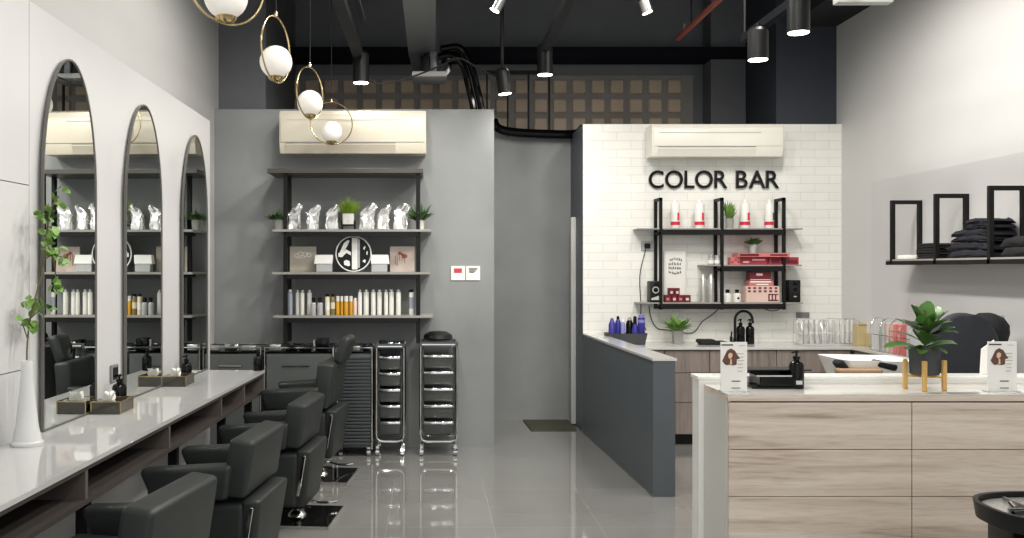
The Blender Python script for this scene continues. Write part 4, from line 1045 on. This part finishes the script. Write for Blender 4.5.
for k in range(5):
    x = x0 + (x1 - x0) * (.63 + .075 * k)
    tag(mb('frosted').lathe([(.013, 0), (.015, .005), (.015, .16), (.008, .18), (.008, .205)], seg=12).build('clear_tube', loc=(x, Y, zc + .0105)), 'slim clear tube standing at the right end of the wire rack', 'tube', 'clear tubes in the wire rack')
# boxes by the corner
for lab, a, c2, top, Y, key in (('tallest cardboard box in the corner, beside the wire rack', 855, 867, 323.5, 7.70, 'cardboard'), ('second cardboard box in the corner, behind the small open one', 867.5, 879, 324.5, 7.70, 'cardboard'), ('small open cardboard box in front of the corner boxes', 868, 877, 333.5, 7.60, 'cardboard')):
    carton(lab, a, c2, 0, (Z_(top, Y) - zc) * F / Y, Y, key, .085, z=zc, art=('kraft', [(.3, .7, .35, .7)] if 'open' in lab else [(.1, .9, .9, .97)]))
# curved wire rack with folders on the side counter
t = thing('file_rack', 'curved wire rack of red and pale folders on the side counter', 'rack', (3.515, 6.95, zc))
b = mb('chrome')
for yy in (-.30, -.15, 0, .15, .30):
    b.tube([(-.07, yy, .004), (-.07, yy, .16)] + [(-.07 + .07 * (1 - math.cos(a)), yy, .16 + .10 * math.sin(a)) for a in [PI * k / 8 for k in range(1, 8)]] + [(.07, yy, .16), (.07, yy, .004)], .003, 6)
for x in (-.07, .07): b.cyl((x, -.30, .006), (x, .30, .006), .003, seg=6); b.cyl((x, -.30, .13), (x, .30, .13), .003, seg=6)
b.build('wires', t)
for i, (yy, key) in enumerate(((-.24, 'jar_grey'), (-.10, 'coral'), (-.05, 'coral'), (.06, 'pattern_pink'), (.13, 'jar_grey'), (.2, 'light_grey'))):
    o = mb(key).box(-.055, .055, -.016, .016, 0, .225, .003, 1).build('folder', loc=(3.515, 6.95 + yy, zc + .0005))
    tag(o, ['pale grey folder nearest in the curved wire rack', 'nearer of two bright red folders', 'farther of two bright red folders', 'pale pink folder behind the red ones', 'second farthest grey folder in the curved wire rack', 'farthest pale folder in the curved wire rack'][i], 'folder', 'folders in the curved rack')

# ------------------------------------------------------------------ shelf on the right wall
XA = 3.37; zs = 1.50
t = thing('wall_shelf', 'black shelf of tall rectangular frames on the right wall', 'shelf', (XA, 4.95, 1.48))
bw = .028; D = XR - .014 - XA
for y in (4.97, 5.57, 6.17, 6.76):
    b = mb('black_metal'); yy = y - 4.95
    b.box(0, bw, yy, yy + bw, 0, .475); b.box(D - bw, D, yy, yy + bw, 0, .475); b.box(bw, D - bw, yy, yy + bw, .475 - bw, .475); b.box(bw, D - bw, yy, yy + bw, 0, bw)
    b.build('frame', t)
mb('shelf_board').box(.004, D, -.03, 1.90, bw, bw + .012).build('board', t)
mb('black_metal').box(0, .02, -.03, 1.90, 0, bw).build('front_bar', t)
zz = 1.48 + bw + .0125
def folded(label, x, y, z, w, d, h, key, r=.02, name='folded_towel', cat='towel', group=None, rz=0, lump=0):
    """cloth folded in two: two soft layers joined by a rounded fold, sagging at the edges"""
    b = mb(key); rnd = random.Random(label)
    for z0, z1, sh in ((0, h * .52, 0), (h * .46, h, .006)):
        rs = []; m = 9
        for i in range(m + 1):
            v = i / m; e_ = math.sin(PI * v) ** .25 if 0 < v < 1 else .0
            yy = -d / 2 + d * v + sh; hh = (z1 - z0) * (.30 + .70 * e_)
            ring = rr(0, w * (.90 + .10 * e_) - sh, hh, min(hh, w) * .42, yy, 0, z0 + hh / 2, 4)
            rs.append([(px_ + rnd.gauss(0, lump), c_, max(pz_ + rnd.gauss(0, lump), z0 if z0 else 0)) for (px_, pz_, c_) in ring])
        b.rings(rs)
    o = b.build(name, loc=(x, y, z), smooth=60); o.rotation_euler = (0, 0, rz); return tag(o, label, cat, group)
for k in range(3):
    folded(['lowest dark towel in the short stack at the far end of the right wall shelf', 'middle dark towel in the short stack at the far end of the right wall shelf', 'topmost dark towel in the short stack at the far end of the right wall shelf'][k], 3.475 + (.01 if k == 2 else 0), 6.35, zz + k * .0365, .17, .24, .035, 'black_cloth', group='short stack of dark towels', rz=.05 * k)
tag(mb('paper').box(-.05, .05, -.06, .06, 0, .03, .006, 2).build('white_cloth', loc=(3.44, 6.66, zz)), 'small folded white cloth at the far end of the right wall shelf', 'cloth')
folded('wide dark navy gown at the bottom of the big pile', 3.485, 5.84, zz, .20, .46, .10, 'navy_cloth', .03, 'folded_gown', 'gown', 'big pile of navy gowns', lump=.004)
folded('middle dark navy gown in the big pile', 3.485, 5.82, zz + .1005, .195, .40, .08, 'navy_cloth', .03, 'folded_gown', 'gown', 'big pile of navy gowns', .03, .004)
folded('topmost dark navy gown on the big pile', 3.495, 5.78, zz + .181, .18, .30, .065, 'navy_cloth', .03, 'folded_gown', 'gown', 'big pile of navy gowns', -.06, .004)
folded('black folded gown behind the nearest visible frame of the right wall shelf', 3.49, 5.30, zz, .20, .42, .12, 'black_cloth', .035, 'folded_gown', 'gown', lump=.003)

# ------------------------------------------------------------------ reception: chest of drawers and white counter behind
YA, YBk = 4.0, 4.355; xl = 1.283; xm = 2.083; xr = 2.883; zch = .905
t = thing('drawer_chest', 'wide pale oak chest of drawers with a glossy top', 'chest of drawers', (xl, YA, 0))
wch = xr - xl; dch = YBk - YA
mb('chest_side').box(0, .018, .02, dch, 0, zch - .03, .001, 1).build('side_panel', t); mb('chest_side').box(wch - .018, wch, .02, dch, 0, zch - .03, .001, 1).build('side_panel', t)
mb('chest_side').box(.018, wch - .018, dch - .012, dch, .02, zch - .03).build('back_panel', t)
mb('brown_laminate').box(.02, wch - .02, .0185, .03, .03, zch - .03).build('inner_front', t)
mb('wood_front').box(0, wch, 0, .02, 0, .05).build('plinth', t)
mb('wood_front').box(0, wch, 0, dch, zch - .03, zch - .004, .001, 1).build('top_board', t)
mb('glass_top').box(0, wch, 0.0, dch, zch - .004, zch, .001, 1).build('glass_top', t)
rows = [(.055, .2505), (.2535, .4575), (.4605, .6625), (.6655, .868)]
for cxa, cxb in ((.004, xm - xl - .002), (xm - xl + .002, wch - .004)):
    for z0, z1 in rows:
        mb('wood_front').box(cxa, cxb, 0, .018, z0, z1, .002, 1).build('drawer', t)
t = thing('reception_counter', 'white counter panel standing behind the oak chest of drawers', 'counter', (1.26, 4.36, 0))
mb('white_gloss').box(0, 1.75, 0, .11, 0, .925, .002, 1).build('panel', t)
mb('white_gloss').box(-.006, 1.756, -.002, .116, .925, .943, .002, 1).build('top_slab', t)
# flyer stands
def flyer(label, px0, px1, py0, py1, Y, tilt):
    x0, x1 = X_(px0, Y), X_(px1, Y); z = zch + .0005; w = x1 - x0; h = Z_(py0, Y) - z
    t = thing('flyer_stand', label, 'flyer', ((x0 + x1) / 2, Y, z), tilt)
    b = mb('clear'); b.box(-w / 2 - .003, w / 2 + .003, -.03, .04, 0, .004); b.build('foot', t)
    mb('white_matte').box(-w / 2, w / 2, -.002, .002, .004, h).build('card', t)
    yf_ = -.0034
    b = mb('hair_brown'); 
    b.prism([(-.042, h * .56), (-.052, h * .62), (-.040, h * .74), (-.030, h * .83), (-.014, h * .87), (.004, h * .83), (.014, h * .75), (.026, h * .67), (.012, h * .65), (.012, h * .55), (-.004, h * .53), (-.02, h * .545), (-.034, h * .535)], 'y', yf_, -.002)
    b.use('skin_print').prism([(-.026, h * .70), (-.018, h * .66), (-.008, h * .70), (-.006, h * .76), (-.016, h * .79), (-.025, h * .76)], 'y', yf_ - .0006, yf_)
    b.prism([(-.018, h * .55), (-.009, h * .55), (-.01, h * .66), (-.017, h * .66)], 'y', yf_ - .0005, yf_)
    b.build('portrait', t)
    b = mb('ink'); b.box(-.056 * w / .12, -.004, yf_, -.002, h * .93, h * .955); b.box(-.01, .028, yf_, -.002, h * .205, h * .225); b.box(-.01, .028, yf_, -.002, h * .07, h * .085)
    b.use('ink_light')
    b.box(.022, .05, yf_, -.002, h * .925, h * .935)
    for k, (a, c2) in enumerate(((.012, .044), (.012, .042), (.012, .045), (.016, .04), (.018, .04), (.016, .036))): b.box(a, c2, yf_, -.002, h * (.76 - .07 * k), h * (.772 - .07 * k))
    b.build('lettering', t)
flyer('left white flyer with a long haired portrait, near the black bottle', 720.5, 747, 342, 391, 4.08, 0)
flyer('right white flyer with a long haired portrait, near the round backed chair', 987.5, 1016.5, 341.5, 391, 4.08, 0)
pump_bottle('large black pump bottle beside the black box on the oak chest', (X_(796.5, 4.2), 4.2, zch + .0005), .033, .175, lab=True)
# black box with a lid
t = thing('black_box', 'low black glossy box with a thin lid on the oak chest', 'box', (X_(775, 4.22), 4.24, zch + .0005))
mb('black_gloss').box(-.12, .08, -.06, .09, .0, .012, .003, 1).build('base', t)
mb('black_gloss').box(-.085, .09, -.065, .08, .012, .06, .004, 1).build('body', t)
mb('black_satin').box(-.13, .165, -.03, .10, .078, .084, .001, 1).build('lid', t)
mb('black_gloss').box(-.10, .10, .02, .08, .06, .078).build('riser', t)
mb('silver').box(-.10, .06, -.068, -.064, .056, .062).build('edge_glint', t)  # highlight along the box edge, made as a silver strip
# fiddle leaf plant on its stand
Y = 4.16; cx = X_(924.5, Y)
t = thing('plant_stand', 'light wooden plant stand with upright posts on the oak chest', 'plant stand', (cx, Y, zch + .0005), 0)
for a in range(4):
    an = PI / 2 * a + 1.08
    mb('oak_light').cbox((.078 * math.cos(an), .078 * math.sin(an), .0675), (.018, .018, .135), .002, 1).build('post', t)
b = mb('oak_light')
for an in (1.08, 1.08 + PI / 2): b.tube([(-.075 * math.cos(an), -.075 * math.sin(an), .06), (.075 * math.cos(an), .075 * math.sin(an), .06)], .007, 6)
b.build('crossbar', t)
t = thing('fiddle_leaf_plant', 'broad leaved green plant in a dark square pot on a wooden stand', 'potted plant', (cx, Y, zch + .0685), .30)
b = mb('pot_dark'); b.rings([rr(0, .088, .088, .004, 0), rr(0, .096, .096, .004, .125), rr(0, .086, .086, .004, .125), rr(0, .085, .085, .004, .11)]); b.build('pot', t)
mb('soil').box(-.042, .042, -.042, .042, .10, .112).build('soil', t)
b = mb('stem'); b.tube([(0, 0, .12), (.005, 0, .2), (.01, .01, .29)], .005, 6); b.build('stem', t)
b = mb('leaf_fiddle')
Rz = Matrix.Rotation(-.30, 3, 'Z')
for (dx, dy, dz, ln, bz, wd, bd) in ((-1, -.2, .5, .20, .13, .062, .7), (-.8, -.5, .45, .13, .13, .06, .7), (-.5, -.5, .9, .12, .16, .07, .6), (-.25, -.3, 1.2, .12, .19, .075, .5), (.15, -.4, 1.3, .12, .2, .08, .5), (.55, -.2, 1.1, .15, .2, .075, .5), (.8, -.4, .9, .13, .18, .07, .6), (1, -.2, .6, .13, .14, .06, .7), (1, .3, .38, .16, .15, .045, .5), (-.6, .5, .9, .14, .2, .07, .6), (.6, .5, 1.0, .15, .22, .075, .5), (-.15, .3, 1.2, .12, .23, .075, .5), (.3, .4, 1.2, .13, .24, .075, .5), (-.5, -.7, .35, .10, .13, .055, .9), (.4, -.8, .4, .10, .13, .055, .9), (.75, .1, 1.2, .13, .22, .07, .5), (-.75, .1, 1.1, .12, .2, .065, .6), (-.35, -.6, .8, .12, .2, .075, .8), (.35, -.6, .9, .13, .21, .08, .7), (0, -.6, .7, .11, .16, .07, .9), (.7, -.5, .6, .13, .2, .07, .8), (-.7, -.3, .8, .13, .22, .07, .8), (.2, .1, 1.4, .13, .24, .08, .5), (-.4, .1, 1.3, .13, .23, .08, .5), (.6, .2, 1.2, .13, .24, .08, .6), (-.9, .3, .7, .15, .17, .06, .6), (.95, .0, .9, .13, .22, .07, .7)):
    b.blade(Rz @ Vector((dx * .01, dy * .01, bz * .85)), Rz @ Vector((dx, dy, dz)), ln, wd, bd, random.uniform(-.3, .3), 'fiddle', 7)
b.build('foliage', t)

# ------------------------------------------------------------------ behind the counter: chairs, wash basin
def office_chair(label, x, y, zt, w, hgt, rz, key, tilt, armed=True):
    t = thing('office_chair', label, 'office chair', (x, y, 0), rz)
    b = mb('black_satin')
    for k in range(5):
        a = 2 * PI * k / 5 + .3; b.tube([(0, 0, .11), (.16 * math.cos(a), .16 * math.sin(a), .095), (.29 * math.cos(a), .29 * math.sin(a), .07)], [.03, .024, .016], 8)
    b.build('base', t)
    for k in range(5):
        a = 2 * PI * k / 5 + .3; c = (.285 * math.cos(a), .285 * math.sin(a), .03); s = Vector((-math.sin(a), math.cos(a), 0)) * .02
        mb('black_matte').cyl(Vector(c) - s, Vector(c) + s, .029, seg=12).build('caster', t)
    mb('black_satin').cyl((0, 0, .10), (0, 0, .44), .025, seg=12).build('gas_lift', t)
    mb(key).prism([(.24 * math.copysign(abs(math.cos(a)) ** .7, math.cos(a)), .24 * math.copysign(abs(math.sin(a)) ** .7, math.sin(a))) for a in [2 * PI * k / 28 for k in range(28)]], 'z', .44, .53, .03).build('seat', t)
    mb('black_satin').tube([(0, .1, .45), (0, .24, .5), (0, .25, zt - hgt * .6)], .022, 8).build('back_post', t)
    b = mb(key); b.T = Matrix.Translation((0, .22, 0)) @ Matrix.Translation((0, 0, zt - hgt / 2)) @ Matrix.Rotation(tilt, 4, 'Y')
    out = []
    for k in range(40):
        a = 2 * PI * k / 40; cx_, sz_ = math.cos(a), math.sin(a)
        ww = w / 2 * (1 + .12 * sz_)
        out.append((ww * math.copysign(abs(cx_) ** .9, cx_), hgt / 2 * math.copysign(abs(sz_) ** .85, sz_)))
    b.prism(out, 'y', -.035, .035, .026); b.build('backrest', t, smooth=50)
    return t
office_chair('dark office chair with a big rounded backrest behind the white counter', X_(959, 5.06), 4.84, 1.21, .365, .47, 0, 'chair_fabric', .45)
c = at(995, 330, 5.55)
t = thing('hood_dryer', 'black round hair dryer hood half hidden behind the rounded chair back', 'hair dryer', (c.x - .1, 5.62, 0))
b = mb('black_satin')
for k in range(5):
    a = 2 * PI * k / 5 + .5; b.tube([(0, 0, .07), (.14 * math.cos(a), .14 * math.sin(a), .06), (.20 * math.cos(a), .20 * math.sin(a), .03)], [.025, .02, .014], 8)
b.build('base', t)
mb('black_satin').tube([(0, 0, .06), (0, 0, 1.0), (.03, 0, 1.02)], .018, 8).build('pole', t)
b = mb('black_cloth'); b.T = Matrix.Translation((.10, -.0, c.z + .0)) @ Matrix.Rotation(.25, 4, 'Y')
b.lathe([(.10, -.09), (.115, -.06), (.118, 0), (.105, .05), (.07, .085), (.02, .10), (.001, .102)], seg=24); b.build('hood', t)
b = mb('silver'); b.box(.155, .185, -.03, .03, c.z + .07, c.z + .085, .004, 1); b.build('clip', t)
t = thing('white_card', 'white card leaning behind the right flyer', 'card', (X_(985, 4.42), 4.42, .9435))
mb('white_matte').hexa([(-.025, -.002, 0), (.10, -.002, 0), (.10, .002, 0), (-.025, .002, 0), (-.005, .02, .12), (.055, .02, .165), (.055, .024, .165), (-.005, .024, .12)]).build('card', t)
# white wash basin with towels
Yw = 5.45; x0, x1 = X_(829, Yw), X_(908, Yw); zt_ = Z_(357, Yw)
t = thing('wash_basin', 'white reclined wash basin behind the white counter', 'basin', ((x0 + x1) / 2, Yw, 0)); w = x1 - x0
b = mb('white_gloss')
b.rings([rr(0, w * .74, .28, .05, zt_ - .17), rr(0, w * .86, .35, .06, zt_ - .10), [(x, y, z - (x + w / 2) * .02) for x, y, z in rr(0, w, .42, .06, zt_)], [(x, y, z - (x + w / 2) * .02) for x, y, z in rr(0, w - .05, .37, .05, zt_)], rr(0, w * .62, .26, .05, zt_ - .09), rr(0, w * .4, .18, .04, zt_ - .13)]); b.build('bowl', t)
mb('white_matte').rings([rr(0, .26, .22, .03, 0), rr(0, .22, .18, .03, .3), rr(0, .28, .24, .03, zt_ - .165)]).build('pedestal', t)
#mb('chrome').tube(arc_pts([(-.02, .17, zt_ - .03), (-.02, .16, zt_ + .02), (-.02, .10, zt_ + .015)]), .009, 8).build('spout', t)
for lab, px, py, key, w_, d_, rz in (('black towel draped in the left of the wash basin', 841, 366, 'black_cloth', .08, .10, .9), ('black towel draped over the right of the wash basin', 884, 365, 'black_cloth', .12, .10, .25)):
    c = at(px, py, Yw - .16); b = mb(key); b.T = Matrix.Rotation(rz, 4, 'Y'); b.box(-w_ / 2, w_ / 2, -d_ / 2, d_ / 2, -.02, .02, .016, 3)
    tag(b.build('draped_towel', loc=c), lab, 'towel', 'towels in the wash basin')
c = at(862, 371, Yw - .20)
b = mb('kraft'); b.box(-.14, .10, -.05, .05, -.022, .016, .014, 3); tag(b.build('draped_towel', loc=c), 'tan towel lying along the near rim of the wash basin', 'towel')

# ------------------------------------------------------------------ round tool trolley at the bottom right corner
cx, cy, zt_ = 2.125, 3.05, .65
t = thing('tool_trolley', 'black tool trolley with a curved rim at the bottom right corner', 'salon trolley', (cx, cy, 0))
def oval(rx, ry, n=36, p=.75): return [(rx * math.copysign(abs(math.cos(a)) ** p, math.cos(a)), ry * math.copysign(abs(math.sin(a)) ** p, math.sin(a))) for a in [2 * PI * k / n for k in range(n)]]
o_, i_ = oval(.29, .22), oval(.275, .205)
b = mb('black_satin'); b.rings([[(x * .97, y * .97, zt_ - .045) for x, y in o_], [(x, y, zt_ + .012) for x, y in o_], [(x, y, zt_ + .012) for x, y in i_], [(x, y, zt_ - .012) for x, y in i_]]); b.build('top_tray', t)
b = mb('silver')
b.prism(oval(.27, .2), 'z', zt_ - .012, zt_ - .006)
b.build('tray_liner', t)
b = mb('brushed')
for x in (-.14, .0, .13): b.box(x - .004, x + .004, -.15, .15, zt_ - .006, zt_ + .008)
b.box(-.22, .22, -.01, 0, zt_ - .006, zt_ + .008); b.build('divider', t)
mb('black_gloss').box(-.20, .24, -.15, .15, .09, zt_ - .045, .01, 2).build('cabinet', t)
for k in range(4):
    dr = mb('black_satin').box(-.19, .23, -.16, -.148, .10 + k * .138, .10 + k * .138 + .128, .003, 1).build('drawer', t)
    mb('brushed').box(-.15, .0, -.165, -.16, .10 + k * .138 + .095, .10 + k * .138 + .101).build('handle', dr)
mb('brushed').cyl((-.205, -.13, .06), (-.205, -.13, zt_ - .045), .008, seg=8).build('post', t)
for x in (-.17, .2):
    for y in (-.12, .12): caster(t, x, y); 
for x in (-.17, .2):
    for y in (-.12, .12): mb('black_satin').cyl((x, y, .07), (x, y, .095), .01, seg=8).build('caster_stem', t)
tools = [(-.19, -.03, .4, .09), (-.17, .05, 1.2, .08), (-.08, -.07, .2, .10), (-.06, .04, 1.5, .09), (-.05, .09, .1, .10), (.04, -.06, 1.3, .08), (.07, -.08, 1.5, .08)]
for i, (x, y, a, l) in enumerate(tools):
    b = mb(('black_gloss', 'chrome', 'silver')[i % 3]); b.T = Matrix.Rotation(a, 4, 'Z'); b.tube([(-l / 2, 0, 0), (l / 2, 0, 0)], .008, 8)
    tag(b.build('hair_clip', loc=(cx + x, cy + y, zt_ + .0025)), 'small dark or silver hair clip lying in the curved tool trolley', 'hair clip', 'hair clips in the tool trolley')
t = thing('hair_clipper', 'rounded black hair tool resting on the curved tool trolley', 'hair tool', (cx + .10, cy + .09, zt_ + .034), .25)
mb('black_satin').tube([(-.09, 0, .0), (-.06, 0, 0), (.02, 0, 0), (.11, 0, -.0)], [.014, .026, .03, .028], 14).build('handle', t)
mb('black_gloss').tube([(.11, 0, 0), (.15, 0, 0)], [.026, .02], 12).build('head', t)
# ------------------------------------------------------------------ camera, light, view
cam = bpy.data.cameras.new('camera'); co = bpy.data.objects.new('camera', cam); C.objects.link(co)
co.location = (0, 0, CAMZ); co.rotation_euler = (PI / 2, 0, 0)
cam.sensor_width = 36; cam.lens = 36 * F / 1024; cam.shift_x = (512 - CX) / 1024; cam.shift_y = 0.0
cam.clip_start = .05
S.camera = co
w = bpy.data.worlds.new('daylight'); S.world = w; w.use_nodes = True
bg = w.node_tree.nodes['Background']; bg.inputs['Color'].default_value = (.94, .97, 1, 1); bg.inputs['Strength'].default_value = 1.0
# rows of added ceiling spots without fittings, put in to brighten the salon
for x, k_ in ((-.45, .8), (.9, 1.35), (2.1, .75)):
    for y, pw_ in ((.6, 52), (2.2, 62), (3.8, 72), (5.4, 92)):
        spot_light((x, y, 3.75), pw_ * k_, 172, .5, (x, y, 0), .12)
for x, pw_ in ((-.2, 60), (2.2, 96)): spot_light((x, 5.9, 3.75), pw_, 172, .5, (x, 5.9, 0), .15)  # extra spots, also without fittings, lighten the back walls
spot_light((.9, 7.7, 3.3), 34, 150, .9, (.9, 7.9, 0), .12)  # added spot without a fitting, lightens the dark recess
S.view_settings.view_transform = 'Standard'; S.view_settings.look = 'None'; S.view_settings.exposure = 0.06; S.view_settings.gamma = 1.0
S.view_settings.use_curve_mapping = False
